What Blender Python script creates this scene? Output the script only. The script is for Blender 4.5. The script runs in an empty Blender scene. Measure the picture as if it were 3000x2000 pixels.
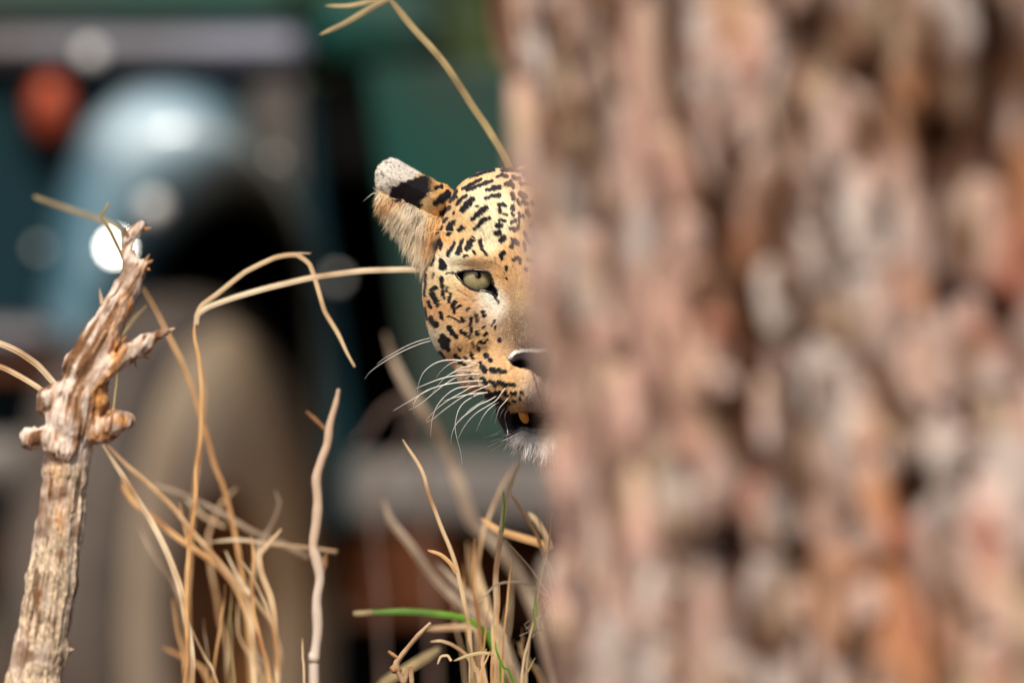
import bpy, math, random
import numpy as np
from mathutils import Vector, Matrix
random.seed(7); rng = np.random.default_rng(7)

# ---------------------------------------------------------------- camera, light, exposure
DIST = 13.8; EYE = 0.66; LENS = 600.0
S = (36.0 / LENS * DIST) / 3000.0            # metres per unit of the leopard's own drawing grid
sc = bpy.context.scene
cam = bpy.data.cameras.new('camera'); co = bpy.data.objects.new('camera', cam); sc.collection.objects.link(co)
co.location = (0, -DIST, EYE); co.rotation_euler = (math.radians(90), 0, 0)
cam.lens = LENS; cam.sensor_width = 36; cam.clip_start = 0.5; cam.clip_end = 2000
cam.dof.use_dof = True; cam.dof.focus_distance = DIST - 0.05; cam.dof.aperture_fstop = 4.0
sc.camera = co
W = bpy.data.worlds.new('World'); sc.world = W; W.use_nodes = True
nt = W.node_tree; bg = nt.nodes['Background']
sky = nt.nodes.new('ShaderNodeTexSky'); sky.sky_type = 'NISHITA'; sky.sun_disc = False
SUN_EL, SUN_AZ = 50, 194                      # azimuth clockwise from +Y: the sun stands behind the camera, to the left
sky.sun_elevation = math.radians(SUN_EL); sky.sun_rotation = math.radians(SUN_AZ)
sky.air_density = 1.0; sky.dust_density = 3.0; sky.ozone_density = 1.0
nt.links.new(sky.outputs[0], bg.inputs[0]); bg.inputs[1].default_value = 0.10
sl = bpy.data.lights.new('sun', 'SUN'); sl.energy = 3.6; sl.angle = math.radians(12); sl.color = (1.0, 0.9, 0.76)
so = bpy.data.objects.new('sun', sl); sc.collection.objects.link(so)
e, a = math.radians(SUN_EL), math.radians(SUN_AZ)
sd = Vector((math.sin(a) * math.cos(e), math.cos(a) * math.cos(e), math.sin(e)))
so.rotation_euler = sd.to_track_quat('Z', 'Y').to_euler(); so.location = sd * 20
sc.view_settings.view_transform = 'Standard'; sc.view_settings.look = 'None'
sc.view_settings.exposure = 0.22; sc.view_settings.gamma = 1; sc.view_settings.use_curve_mapping = False
sc.render.engine = 'CYCLES'
sc.cycles.use_denoising = True
sc.cycles.max_bounces = 6; sc.cycles.diffuse_bounces = 3; sc.cycles.glossy_bounces = 3
sc.cycles.sample_clamp_indirect = 8; sc.cycles.caustics_reflective = False; sc.cycles.caustics_refractive = False
C = sc.collection

# ---------------------------------------------------------------- helpers
def lin(c, k=1.0):
    c = np.asarray(c, float) / 255.0
    return np.where(c <= 0.04045, c / 12.92, ((c + 0.055) / 1.055) ** 2.4) * k

def P(u, v, y=0.0, w=0.0):
    """point of the grid (u right, v down, 3000 units to a frame width) on the plane at depth y, w units nearer"""
    k = (DIST + y) / DIST
    return Vector(((u - 1500) * S * k, y - w * S, EYE - (v - 1000) * S * k))

def tag(o, label=None, cat=None, group=None, kind=None):
    if label: o['label'] = label
    if cat: o['category'] = cat
    if group: o['group'] = group
    if kind: o['kind'] = kind
    return o

def empty(name, loc, label, cat, group=None):
    o = bpy.data.objects.new(name, None); C.objects.link(o); o.location = loc
    o.empty_display_size = 0.05
    return tag(o, label, cat, group)

def mesh_obj(name, V, F, mat, parent=None, smooth=True, colors=None, uvs=None):
    """V: (n,3) world; F: list of tuples or int array (m,k)"""
    me = bpy.data.meshes.new(name)
    V = np.asarray(V, np.float32)
    if parent is not None:
        V = V - np.array(parent_world(parent), np.float32)
    if isinstance(F, np.ndarray):
        F = [F]
    if isinstance(F, list) and len(F) and isinstance(F[0], np.ndarray):
        nl = sum(f.size for f in F); npol = sum(len(f) for f in F)
        me.vertices.add(len(V)); me.vertices.foreach_set('co', V.ravel())
        me.loops.add(nl); me.polygons.add(npol)
        me.loops.foreach_set('vertex_index', np.concatenate([f.ravel() for f in F]).astype(np.int32))
        st = []; tot = 0
        for f in F:
            st.append(tot + np.arange(len(f)) * f.shape[1]); tot += f.size
        me.polygons.foreach_set('loop_start', np.concatenate(st).astype(np.int32))
        me.update(calc_edges=True)
    else:
        me.from_pydata(V.tolist(), [], F); me.update()
    me.validate()
    me.polygons.foreach_set('use_smooth', np.full(len(me.polygons), smooth))
    if colors is not None:
        at = me.color_attributes.new('Col', 'FLOAT_COLOR', 'POINT')
        cc = np.ones((len(V), 4), np.float32); cc[:, :3] = colors
        at.data.foreach_set('color', cc.ravel())
    if uvs is not None:
        ul = me.uv_layers.new(name='UVMap')
        li = np.empty(len(me.loops), np.int32); me.loops.foreach_get('vertex_index', li)
        ul.data.foreach_set('uv', np.asarray(uvs, np.float32)[li].ravel())
    if mat: me.materials.append(mat)
    o = bpy.data.objects.new(name, me); C.objects.link(o)
    if parent is not None: o.parent = parent
    return o

def parent_world(p):
    v = Vector((0, 0, 0))
    while p is not None:
        v += p.location; p = p.parent
    return v

def box_vf(x0, x1, y0, y1, z0, z1, b=0.0):
    V = [(x, y, z) for x in (x0, x1) for y in (y0, y1) for z in (z0, z1)]
    F = [(0, 1, 3, 2), (4, 6, 7, 5), (0, 4, 5, 1), (2, 3, 7, 6), (0, 2, 6, 4), (1, 5, 7, 3)]
    return V, F

def add_bevel(o, w, seg=2):
    m = o.modifiers.new('bevel', 'BEVEL'); m.width = w; m.segments = seg; m.limit_method = 'ANGLE'
    return o

def box(name, x0, x1, y0, y1, z0, z1, mat, parent=None, b=0.006):
    V, F = box_vf(x0, x1, y0, y1, z0, z1)
    o = mesh_obj(name, V, F, mat, parent, smooth=False)
    if b: add_bevel(o, b)
    return o

def poly_prism(name, pts, y0, y1, mat, parent=None, b=0.004):
    """pts: (x,z) outline; extruded between y0 and y1"""
    n = len(pts)
    V = [(x, y0, z) for x, z in pts] + [(x, y1, z) for x, z in pts]
    F = [tuple(range(n)), tuple(range(2 * n - 1, n - 1, -1))] + [(i, i + n, (i + 1) % n + n, (i + 1) % n) for i in range(n)]
    o = mesh_obj(name, V, F, mat, parent, smooth=False)
    if b: add_bevel(o, b)
    return o

def catmull(pts, step=8):
    p = [np.array(q, float) for q in pts]
    p = [2 * p[0] - p[1]] + p + [2 * p[-1] - p[-2]]
    out = []
    for i in range(1, len(p) - 2):
        for k in range(step):
            t = k / step
            out.append(0.5 * (2 * p[i] + (p[i + 1] - p[i - 1]) * t + (2 * p[i - 1] - 5 * p[i] + 4 * p[i + 1] - p[i + 2]) * t * t
                              + (3 * p[i] - p[i - 1] - 3 * p[i + 1] + p[i + 2]) * t ** 3))
    out.append(p[-2]); return np.array(out)

def sweep_vf(path, wid, thick, prof=8, ridge=0.0, twist=0.0, face=(0, -1, 0)):
    """path (n,3) world, wid/thick arrays of half sizes; flat side turned to `face`"""
    n = len(path); T = np.gradient(path, axis=0); T /= np.linalg.norm(T, axis=1)[:, None] + 1e-12
    fv = np.array(face, float)
    A = np.cross(T, fv); A /= np.linalg.norm(A, axis=1)[:, None] + 1e-9
    B = np.cross(A, T)
    tw = np.linspace(0, twist, n)[:, None]
    A, B = A * np.cos(tw) + B * np.sin(tw), B * np.cos(tw) - A * np.sin(tw)
    V = []; U = []
    L = np.concatenate([[0], np.cumsum(np.linalg.norm(np.diff(path, axis=0), axis=1))])
    for j in range(prof):
        th = 2 * math.pi * j / prof
        r = 1 + (ridge if j % 2 else -ridge)
        V.append(path + A * (np.cos(th) * wid[:, None]) + B * (np.sin(th) * thick[:, None] * r))
        U.append(np.stack([np.full(n, 0.5 + 0.5 * math.cos(th)), L], 1))
    V = np.stack(V, 1).reshape(-1, 3); U = np.stack(U, 1).reshape(-1, 2)
    i = np.arange(n - 1)[:, None]; j = np.arange(prof)[None, :]; j2 = (j + 1) % prof
    F = np.stack([i * prof + j, i * prof + j2, (i + 1) * prof + j2, (i + 1) * prof + j], -1).reshape(-1, 4)
    caps = [tuple(range(prof))[::-1], tuple(range((n - 1) * prof, n * prof))]
    return V, F, caps, U

def sweep(name, path, wid, thick, mat, parent=None, smooth=True, **kw):
    V, F, caps, U = sweep_vf(np.asarray(path, float), np.asarray(wid, float), np.asarray(thick, float), **kw)
    return mesh_obj(name, V, [F, np.array(caps)], mat, parent, uvs=U, smooth=smooth)

# value noise in numpy
_perm = rng.permutation(4096)
def _h(i, j, k, s):
    return _perm[(i * 73 + _perm[(j * 157 + _perm[(k * 311 + s) & 4095]) & 4095]) & 4095] / 4095.0
def vnoise(p, s=0):
    p = np.asarray(p, float); q = np.floor(p).astype(np.int64); f = p - q; f = f * f * (3 - 2 * f)
    r = 0
    for dx in (0, 1):
        for dy in (0, 1):
            for dz in (0, 1):
                wgt = (f[..., 0] if dx else 1 - f[..., 0]) * (f[..., 1] if dy else 1 - f[..., 1]) * (f[..., 2] if dz else 1 - f[..., 2])
                r = r + wgt * _h(q[..., 0] + dx, q[..., 1] + dy, q[..., 2] + dz, s)
    return r * 2 - 1
def fbm(p, o=3, s=0):
    return sum(vnoise(np.asarray(p) * 2 ** i, s + i) * 0.5 ** i for i in range(o))

# surface nets: a signed distance function turned into one continuous mesh
def surface_nets(f, lo, hi, h):
    ax = [np.arange(a_, b_ + h, h) for a_, b_ in zip(lo, hi)]
    G = np.stack(np.meshgrid(*ax, indexing='ij'), -1).astype(np.float32)
    D = f(G.reshape(-1, 3)).reshape(G.shape[:3])
    ins = D < 0
    nx, ny, nz = D.shape
    acc = np.zeros((nx - 1, ny - 1, nz - 1, 3)); cnt = np.zeros((nx - 1, ny - 1, nz - 1))
    cor = [(i, j, k) for i in (0, 1) for j in (0, 1) for k in (0, 1)]
    def sl3(arr, c):
        return arr[c[0]:nx - 1 + c[0], c[1]:ny - 1 + c[1], c[2]:nz - 1 + c[2]]
    for a_ in cor:
        for b_ in cor:
            if sum(b_) - sum(a_) == 1 and all(y >= x for x, y in zip(a_, b_)):
                da, db = sl3(D, a_), sl3(D, b_)
                m = (da < 0) != (db < 0)
                t = np.where(m, da / np.where(m, da - db, 1), 0)
                for c in range(3):
                    acc[..., c] += m * (a_[c] + t * (b_[c] - a_[c]))
                cnt += m
    act = cnt > 0
    idx = -np.ones(act.shape, np.int64); idx[act] = np.arange(act.sum())
    cell = np.argwhere(act)
    V = (cell + acc[act] / cnt[act][:, None]) * h + np.array([a_[0] for a_ in ax])
    Q = []
    for axn in range(3):
        o1, o2 = [(1, 2), (2, 0), (0, 1)][axn]
        s0 = [slice(1, -1)] * 3; s0[axn] = slice(0, -1)
        s1 = [slice(1, -1)] * 3; s1[axn] = slice(1, None)
        A_, B_ = ins[tuple(s0)], ins[tuple(s1)]
        m = A_ != B_
        g = np.argwhere(m); off = np.ones(3, int); off[axn] = 0; g = g + off
        e1 = np.zeros(3, int); e1[o1] = 1; e2 = np.zeros(3, int); e2[o2] = 1
        q = np.stack([idx[tuple((g - e1 - e2).T)], idx[tuple((g - e2).T)], idx[tuple(g.T)], idx[tuple((g - e1).T)]], 1)
        fl = ~A_[m]
        q[fl] = q[fl][:, ::-1]
        Q.append(q)
    Q = np.concatenate(Q); Q = Q[(Q >= 0).all(1)]
    return V, Q

def grad(f, p, h=2.0):
    g = np.stack([f(p + d) - f(p - d) for d in np.eye(3) * h], -1)
    return g / (np.linalg.norm(g, axis=1)[:, None] + 1e-9)

def project(f, V, n=3, mx=6.0):
    for _ in range(n):
        g = grad(f, V); d = np.clip(f(V), -mx, mx); V = V - g * d[:, None] * 0.9
    return V

def subdivide(V, Q):
    E = np.sort(np.concatenate([Q[:, [0, 1]], Q[:, [1, 2]], Q[:, [2, 3]], Q[:, [3, 0]]]), 1)
    key = E[:, 0] * (len(V) + 1) + E[:, 1]
    uq, inv = np.unique(key, return_inverse=True)
    mid = np.zeros((len(uq), 3)); mid[inv] = (V[E[:, 0]] + V[E[:, 1]]) / 2
    fc = V[Q].mean(1); n = len(Q); nv = len(V)
    e = inv.reshape(4, n) + nv; c = np.arange(n) + nv + len(uq)
    Q2 = np.concatenate([np.stack([Q[:, k], e[k], c, e[(k + 3) % 4]], 1) for k in range(4)])
    return np.concatenate([V, mid, fc]), Q2

def ell(p, c, r):
    c = np.array(c, np.float32); r = np.array(r, np.float32)
    q = (p - c) / r; k0 = np.sqrt((q * q).sum(1)); k1 = np.sqrt(((q / r) ** 2).sum(1)) + 1e-9
    return k0 * (k0 - 1) / k1
def cone(p, a_, b_, ra, rb):
    a_ = np.array(a_, np.float32); b_ = np.array(b_, np.float32); ab = b_ - a_
    t = np.clip(((p - a_) @ ab) / (ab @ ab), 0, 1)
    return np.linalg.norm(p - a_ - t[:, None] * ab, axis=1) - (ra + (rb - ra) * t)
def smin(a_, b_, k):
    h = np.clip(0.5 + 0.5 * (b_ - a_) / k, 0, 1)
    return b_ * (1 - h) + a_ * h - k * h * (1 - h)
def poly_sd(px, py, poly):
    """signed distance to a polygon, negative inside"""
    poly = np.array(poly, float); n = len(poly)
    d = np.full(px.shape, 1e9); s = np.ones(px.shape)
    for i in range(n):
        a_, b_ = poly[i], poly[i - 1]
        ex, ey = b_ - a_; wx, wy = px - a_[0], py - a_[1]
        t = np.clip((wx * ex + wy * ey) / (ex * ex + ey * ey + 1e-9), 0, 1)
        d = np.minimum(d, (wx - ex * t) ** 2 + (wy - ey * t) ** 2)
        c1 = py >= a_[1]; c2 = py < b_[1]; c3 = ex * wy > ey * wx
        m = (c1 & c2 & c3) | (~c1 & ~c2 & ~c3)
        s = np.where(m, -s, s)
    return s * np.sqrt(d)

# ---------------------------------------------------------------- materials
def new_mat(name):
    m = bpy.data.materials.new(name); m.use_nodes = True
    return m, m.node_tree, m.node_tree.nodes['Principled BSDF']
def simple(name, rgb, rough=0.6, metal=0.0, noise=0.0, nscale=8.0, rgb2=None, bump=0.0, stretch=(1, 1, 1), coat=0.0, bscale=None):
    m, t, b = new_mat(name)
    b.inputs['Roughness'].default_value = rough; b.inputs['Metallic'].default_value = metal
    b.inputs['Coat Weight'].default_value = coat
    tc = t.nodes.new('ShaderNodeTexCoord'); mp = t.nodes.new('ShaderNodeMapping'); mp.inputs['Scale'].default_value = stretch
    t.links.new(tc.outputs['Object'], mp.inputs[0])
    nz = t.nodes.new('ShaderNodeTexNoise'); nz.inputs['Scale'].default_value = nscale; nz.inputs['Detail'].default_value = 5
    t.links.new(mp.outputs[0], nz.inputs['Vector'])
    mx = t.nodes.new('ShaderNodeMix'); mx.data_type = 'RGBA'
    c2 = rgb2 if rgb2 is not None else tuple(x * (1 - noise) for x in rgb)
    mx.inputs[6].default_value = (*rgb, 1); mx.inputs[7].default_value = (*c2, 1)
    rp = t.nodes.new('ShaderNodeMapRange'); rp.inputs[1].default_value = 0.35; rp.inputs[2].default_value = 0.65
    t.links.new(nz.outputs[0], rp.inputs[0]); t.links.new(rp.outputs[0], mx.inputs[0]); t.links.new(mx.outputs[2], b.inputs['Base Color'])
    if bump:
        n2 = t.nodes.new('ShaderNodeTexNoise'); n2.inputs['Scale'].default_value = bscale or nscale * 5; n2.inputs['Detail'].default_value = 6
        t.links.new(mp.outputs[0], n2.inputs['Vector'])
        bp = t.nodes.new('ShaderNodeBump'); bp.inputs['Strength'].default_value = bump; bp.inputs['Distance'].default_value = 0.004
        t.links.new(n2.outputs[0], bp.inputs['Height']); t.links.new(bp.outputs[0], b.inputs['Normal'])
    return m
def attr_mat(name, rough=0.6, sheen=0.0, spec=0.3):
    m, t, b = new_mat(name)
    at = t.nodes.new('ShaderNodeVertexColor'); at.layer_name = 'Col'
    t.links.new(at.outputs[0], b.inputs['Base Color']); b.inputs['Roughness'].default_value = rough
    b.inputs['Specular IOR Level'].default_value = spec; b.inputs['Sheen Weight'].default_value = sheen
    return m
def L3(*c, k=1.0): return tuple(float(x) for x in lin(c, k))

def blade_mat(name, c1, c2, green=None):
    """dry grass: fine lengthwise veins"""
    m, t, b = new_mat(name); b.inputs['Roughness'].default_value = 0.55
    uv = t.nodes.new('ShaderNodeUVMap'); mp = t.nodes.new('ShaderNodeMapping'); mp.inputs['Scale'].default_value = (7, 9, 1)
    t.links.new(uv.outputs[0], mp.inputs[0])
    nz = t.nodes.new('ShaderNodeTexNoise'); nz.inputs['Scale'].default_value = 1.0; nz.inputs['Detail'].default_value = 4
    t.links.new(mp.outputs[0], nz.inputs['Vector'])
    n2 = t.nodes.new('ShaderNodeTexNoise'); n2.inputs['Scale'].default_value = 25
    tc = t.nodes.new('ShaderNodeTexCoord'); t.links.new(tc.outputs['Object'], n2.inputs['Vector'])
    ad = t.nodes.new('ShaderNodeMath'); ad.operation = 'ADD'; t.links.new(nz.outputs[0], ad.inputs[0]); t.links.new(n2.outputs[0], ad.inputs[1])
    rp = t.nodes.new('ShaderNodeMapRange'); rp.inputs[1].default_value = 0.86; rp.inputs[2].default_value = 1.14
    t.links.new(ad.outputs[0], rp.inputs[0])
    mx = t.nodes.new('ShaderNodeMix'); mx.data_type = 'RGBA'; mx.inputs[6].default_value = (*c1, 1); mx.inputs[7].default_value = (*c2, 1)
    t.links.new(rp.outputs[0], mx.inputs[0]); t.links.new(mx.outputs[2], b.inputs['Base Color'])
    return m

M = {}
M['fur'] = attr_mat('leopard_fur', 0.62, 0.15, 0.25)
M['skin'] = attr_mat('leopard_coat', 0.7, 0.0, 0.2)
M['whisker'] = simple('whisker', (0.9, 0.88, 0.82), 0.35)
M['lid'] = simple('eyelid_skin', (0.008, 0.007, 0.009), 0.25, coat=0.5)
M['lip'] = simple('lip_skin', (0.02, 0.018, 0.03), 0.18, coat=0.6)
M['tooth'] = simple('tooth', L3(225, 150, 60), 0.35, rgb2=L3(200, 120, 40))
M['tan'] = blade_mat('dry_grass_tan', L3(236, 208, 166), L3(172, 130, 88))
M['pale'] = blade_mat('dry_grass_pale', L3(240, 220, 186), L3(172, 134, 94))
M['orange'] = blade_mat('dry_grass_orange', L3(232, 186, 128), L3(172, 120, 72))
M['grey'] = blade_mat('dry_grass_grey', L3(196, 176, 152), L3(118, 96, 78))
M['greyd'] = blade_mat('dry_grass_dim', L3(140, 116, 104), L3(96, 76, 68))
M['olive'] = blade_mat('dry_grass_olive', L3(190, 170, 120), L3(126, 106, 72))
M['green'] = blade_mat('grass_green', L3(120, 172, 30), L3(78, 120, 24))
M['twig'] = simple('bare_twig', L3(218, 202, 186), 0.7, rgb2=L3(190, 150, 110), nscale=14, stretch=(1, 1, .25), bump=.3)
M['twigtan'] = simple('weathered_twig', L3(196, 166, 132), .8, rgb2=L3(136, 98, 66), nscale=30, bump=.3)
M['twigbrown'] = simple('brown_twig', L3(190, 140, 90), 0.7, rgb2=L3(120, 76, 44), nscale=60, bump=.3)

# ---------------------------------------------------------------- setting
def ground():
    n = 120; xs = np.sinh(np.linspace(-4.6, 4.6, n)) * 10
    X, Y = np.meshgrid(xs, xs, indexing='ij'); p = np.stack([X.ravel(), Y.ravel(), X.ravel() * 0], 1)
    near = np.exp(-(np.hypot(X, Y).ravel() / 12) ** 2)
    p[:, 2] = 0.012 * fbm(p * 1.7, 3) * near - 0.012
    i = np.arange(n - 1)[:, None]; j = np.arange(n - 1)[None, :]
    F = np.stack([i * n + j, (i + 1) * n + j, (i + 1) * n + j + 1, i * n + j + 1], -1).reshape(-1, 4)
    m = simple('forest_soil', L3(112, 84, 60), 0.95, rgb2=L3(70, 50, 36), nscale=0.8, bump=.6, bscale=30)
    tag(mesh_obj('ground', p, F, m), kind='structure')
ground()

# leafy undergrowth and trees behind the vehicle
def leaf_cloud(name, centres, radii, count, size, cols, label=None, cat=None, kind=None, parent=None, group=None):
    centres = np.array(centres, float); radii = np.array(radii, float)
    k = rng.integers(0, len(centres), count)
    d = rng.normal(size=(count, 3)); d /= np.linalg.norm(d, axis=1)[:, None]
    r = rng.random(count) ** 0.45
    c = centres[k] + d * r[:, None] * radii[k]
    c[:, 2] = np.maximum(c[:, 2], 0.03)
    a_ = rng.normal(size=(count, 3)); a_ /= np.linalg.norm(a_, axis=1)[:, None]
    b_ = np.cross(a_, rng.normal(size=(count, 3))); b_ /= np.linalg.norm(b_, axis=1)[:, None]
    s = size * rng.uniform(0.6, 1.3, count)[:, None]
    nrm = np.cross(a_, b_)
    V = np.stack([c - a_ * s, c + b_ * s * .45 + nrm * s * .1, c + a_ * s, c - b_ * s * .45 + nrm * s * .1], 1).reshape(-1, 3)
    F = np.arange(count * 4).reshape(-1, 4)
    cl = np.array(cols)[rng.integers(0, len(cols), count)] * rng.uniform(.7, 1.3, (count, 1))
    o = mesh_obj(name, V, F, M['leafcol'], parent, smooth=False, colors=np.repeat(cl, 4, 0))
    return tag(o, label, cat, group, kind)
M['leafcol'] = attr_mat('leaves', 0.5, 0, 0.4)
GC = [L3(52, 78, 44), L3(66, 92, 52), L3(38, 60, 38), L3(84, 100, 60)]
cs = [(x, 13.5 + random.uniform(-1, 1.5), random.uniform(.3, 2.2)) for x in np.linspace(-11, 11, 46) for _ in (0, 1)]
leaf_cloud('undergrowth', cs, [(1.1, .9, 1.2)] * len(cs), 42000, .09, GC, 'mass of dark green shrubs closing the view behind the vehicle', None, 'stuff')
M['treebark'] = simple('tree_bark', L3(92, 74, 60), .9, noise=.5, nscale=6, stretch=(3, 3, .6), bump=.8)
def tree(x, y, h, r, label):
    t = empty('broadleaf_tree', (x, y, 0), label, 'tree', 'trees behind the vehicle')
    z = np.linspace(-.1, h, 12)
    path = np.stack([x + .25 * np.sin(z * .6 + x), y + .2 * np.sin(z * .5), z], 1)
    rr = r * (1 - .6 * z / h); rr[0] *= 1.4
    sweep('trunk', path, rr, rr, M['treebark'], t, prof=12, ridge=.06)
    tips = []
    for k in range(7):
        z0 = h * random.uniform(.45, .95); a_ = random.uniform(0, 6.28); l = random.uniform(1.2, 2.4)
        p0 = np.array([np.interp(z0, z, path[:, 0]), np.interp(z0, z, path[:, 1]), z0])
        tip = p0 + np.array([math.cos(a_) * l, math.sin(a_) * l, l * .6]); mid = (p0 + tip) / 2 + np.array([0, 0, .2])
        pp = catmull([p0, mid, tip], 4); w_ = np.linspace(r * .35, r * .08, len(pp))
        sweep('limb', pp, w_, w_, M['treebark'], t, prof=7); tips.append(tip)
    tips.append(path[-1] + np.array([0, 0, .6]))
    leaf_cloud('crown', tips, [(1.3, 1.3, 1.0)] * len(tips), 5000, .1, GC, parent=t)
tree(-2.6, 10.6, 6.5, .17, 'slim dark tree far left behind the bonnet')
tree(3.1, 11.2, 7.5, .22, 'thick dark tree rising behind the pine on the right')
tree(0.6, 12.0, 6.0, .13, 'narrow tree in the shrubs behind the rear of the vehicle')

# ---------------------------------------------------------------- pine trunk in the foreground
def pine():
    cx, cy, R = 0.358, -2.15, 0.335
    t = empty('pine_tree', (cx, cy, 0), 'massive pine with flaking pink and grey bark filling the right half', 'tree')
    lean = math.tan(math.radians(-4.4))           # leans to the left going up
    def axis(z): return cx + (z - EYE) * lean, cy
    def base_r(th, z):
        flare = .10 * math.exp(-z / .18)
        return R + flare + .006 * math.sin(3 * th + z * 2) + .008 * float(fbm(np.array([[th * 3, z * 6, 0.0]]), 2)[0])
    # fissures: tracks on the bark, given as (distance round the bark, height) and cut as real grooves
    kk = (DIST - 2.4) / DIST
    def tz(u2, v2):
        x = (u2 * 1.2755 - 1500) * S * kk; z = EYE - (v2 * 1.2755 - 1000) * S * kk
        c_ = max(-1, min(1, (x - axis(z)[0]) / R)); return (2 * math.pi - math.acos(c_)) * R, z
    G_ = []
    for w_, pts in ((.017, [(1560, -300), (1560, 0), (1535, 160), (1590, 350), (1640, 560), (1700, 700), (1715, 900), (1735, 1060)]), (.012, [(1370, 560), (1440, 800), (1480, 1040), (1500, 1180)]),
                    (.017, [(1640, 1230), (1700, 1400), (1720, 1568), (1730, 1800)]), (.013, [(2250, -100), (2260, 150), (2240, 330), (2300, 480)]), (.008, [(2020, 930), (2180, 960), (2300, 925), (2420, 930)]),
                    (.009, [(1980, 1220), (2080, 1160), (2130, 1060), (2220, 1110)]), (.012, [(1890, 20), (1905, 110)]), (.008, [(1700, 1240), (1760, 1250), (1900, 1330), (1960, 1500), (1990, 1700)]),
                    (.010, [(1350, 700), (1330, 500), (1350, 300)]), (.010, [(1860, 370), (1900, 420), (1880, 520)]), (.010, [(2100, 640), (2180, 700), (2300, 720)]), (.013, [(1270, 1120), (1300, 1300), (1290, 1568)]), (.009, [(1820, 900), (1850, 1050), (1830, 1200)]),
                    (.008, [(1440, 60), (1450, 250), (1420, 420)]), (.009, [(1960, 640), (1900, 700), (1790, 740)]), (.009, [(1570, 1090), (1590, 1260), (1560, 1500)]), (.007, [(1300, -100), (1310, 150), (1290, 420)]), (.007, [(1300, 640), (1330, 800), (1320, 1000)]), (.008, [(1420, 640), (1410, 800), (1430, 900)]), (.007, [(1400, 1200), (1420, 1400), (1400, 1568)]), (.007, [(1760, 0), (1770, 200), (1740, 420)]), (.007, [(2000, 150), (2010, 400), (2030, 560)]), (.007, [(2150, 300), (2130, 520)])):
        q = [tz(*p_) for p_ in pts]; G_ += [(a_[0], a_[1], b_[0], b_[1], w_) for a_, b_ in zip(q[:-1], q[1:])]
    for k in range(26):                              # fissures round the back and above
        s0 = random.uniform(0, math.pi * R * .98) if k % 2 else random.uniform(1.62 * math.pi * R + .1, 2 * math.pi * R); z0 = random.uniform(0, 5)
        for j in range(5):
            s1 = s0 + random.gauss(0, .03); G_.append((s0, z0, s1, z0 + .18, random.uniform(.008, .018))); s0 = s1; z0 += .18
    G_ = np.array(G_)
    def groove(s_, z_):
        """0 outside, 1 in the middle of a fissure"""
        s_ = np.asarray(s_, float); z_ = np.asarray(z_, float)
        wob = np.stack([s_ * 30, z_ * 14, z_ * 0], -1); ds = s_ + .010 * vnoise(wob, 71); g = np.zeros(s_.shape)
        for a0, b0, a1, b1, w_ in G_:
            m = (np.abs(z_ - (b0 + b1) / 2) < abs(b1 - b0) / 2 + w_ + .02) & (np.abs(s_ - (a0 + a1) / 2) < abs(a1 - a0) / 2 + w_ + .03)
            if not m.any(): continue
            ex, ey = a1 - a0, b1 - b0; t_ = np.clip(((ds[m] - a0) * ex + (z_[m] - b0) * ey) / (ex * ex + ey * ey + 1e-9), 0, 1)
            d_ = np.hypot(ds[m] - a0 - t_ * ex, z_[m] - b0 - t_ * ey); g[m] = np.maximum(g[m], np.clip(1.25 - d_ / w_, 0, 1))
        return g
    def bark_col(s_, z_, seed=0.0):
        """outer bark tone, changing over hand-sized patches"""
        s_ = np.asarray(s_, float); z_ = np.asarray(z_, float)
        n1 = fbm(np.stack([s_ * 24, z_ * 11, s_ * 0 + seed], -1), 3, 101); n2 = fbm(np.stack([s_ * 38, z_ * 15, s_ * 0 + 9 + seed], -1), 3, 131); n3 = fbm(np.stack([s_ * 55, z_ * 40, s_ * 0], -1), 2, 151)
        pink = np.array(L3(208, 168, 152)); grey = np.array(L3(206, 194, 186)); oran = np.array(L3(192, 136, 98)); rust = np.array(L3(176, 116, 96)); brn = np.array(L3(100, 70, 52)); crm = np.array(L3(208, 182, 154))
        left = np.clip((tz(1640, 700)[0] - s_) / .05, 0, 1)[..., None]
        c_ = grey * .5 + pink * .5 + np.zeros(s_.shape + (3,))
        def mixin(c_, t_, k_): k_ = np.clip(k_, 0, 1)[..., None]; return c_ * (1 - k_) + t_ * k_
        c_ = mixin(c_, grey, (n1 - .05) * 3); c_ = mixin(c_, oran, (-n1 - .28) * 2.0); c_ = mixin(c_, rust, (n2 - .42) * 2.6); c_ = mixin(c_, brn, (-n2 - .02) * 2.4); c_ = mixin(c_, crm, (n3 - .4) * 1.4)
        cl_ = pink + np.zeros(s_.shape + (3,)); cl_ = mixin(cl_, grey, (n1 - .1) * 2); cl_ = mixin(cl_, brn, (-n2 - .06) * 2.2); cl_ = mixin(cl_, crm, (n3 - .35) * 2)
        return (c_ * (1 - left) + cl_ * left) * .96
    nth, nz = 300, 420; zs = np.concatenate([np.linspace(-.05, 1.4, 320), np.linspace(1.42, 5.5, 120)])
    TH = np.linspace(0, 2 * math.pi, nth, endpoint=False)
    A_, Z_ = np.meshgrid(TH, zs, indexing='ij')
    p = np.stack([np.cos(A_) * 4, np.sin(A_) * 4, Z_ * 3.2], -1).reshape(-1, 3)
    ridge = np.abs(fbm(p * 2.2, 3, 5)).reshape(A_.shape); fine = fbm(p * 9, 2, 9).reshape(A_.shape)
    gr = groove(A_ * R, Z_)
    rr = R + .10 * np.exp(-Z_ / .18) + .006 * np.sin(3 * A_ + Z_ * 2) - .010 + .014 * np.clip(ridge * 2, 0, 1) + .004 * fine - .028 * gr
    X = cx + (Z_ - EYE) * lean + np.cos(A_) * rr; Y = cy + np.sin(A_) * rr
    V = np.stack([X, Y, Z_], -1).reshape(-1, 3); n2 = len(zs)
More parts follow.
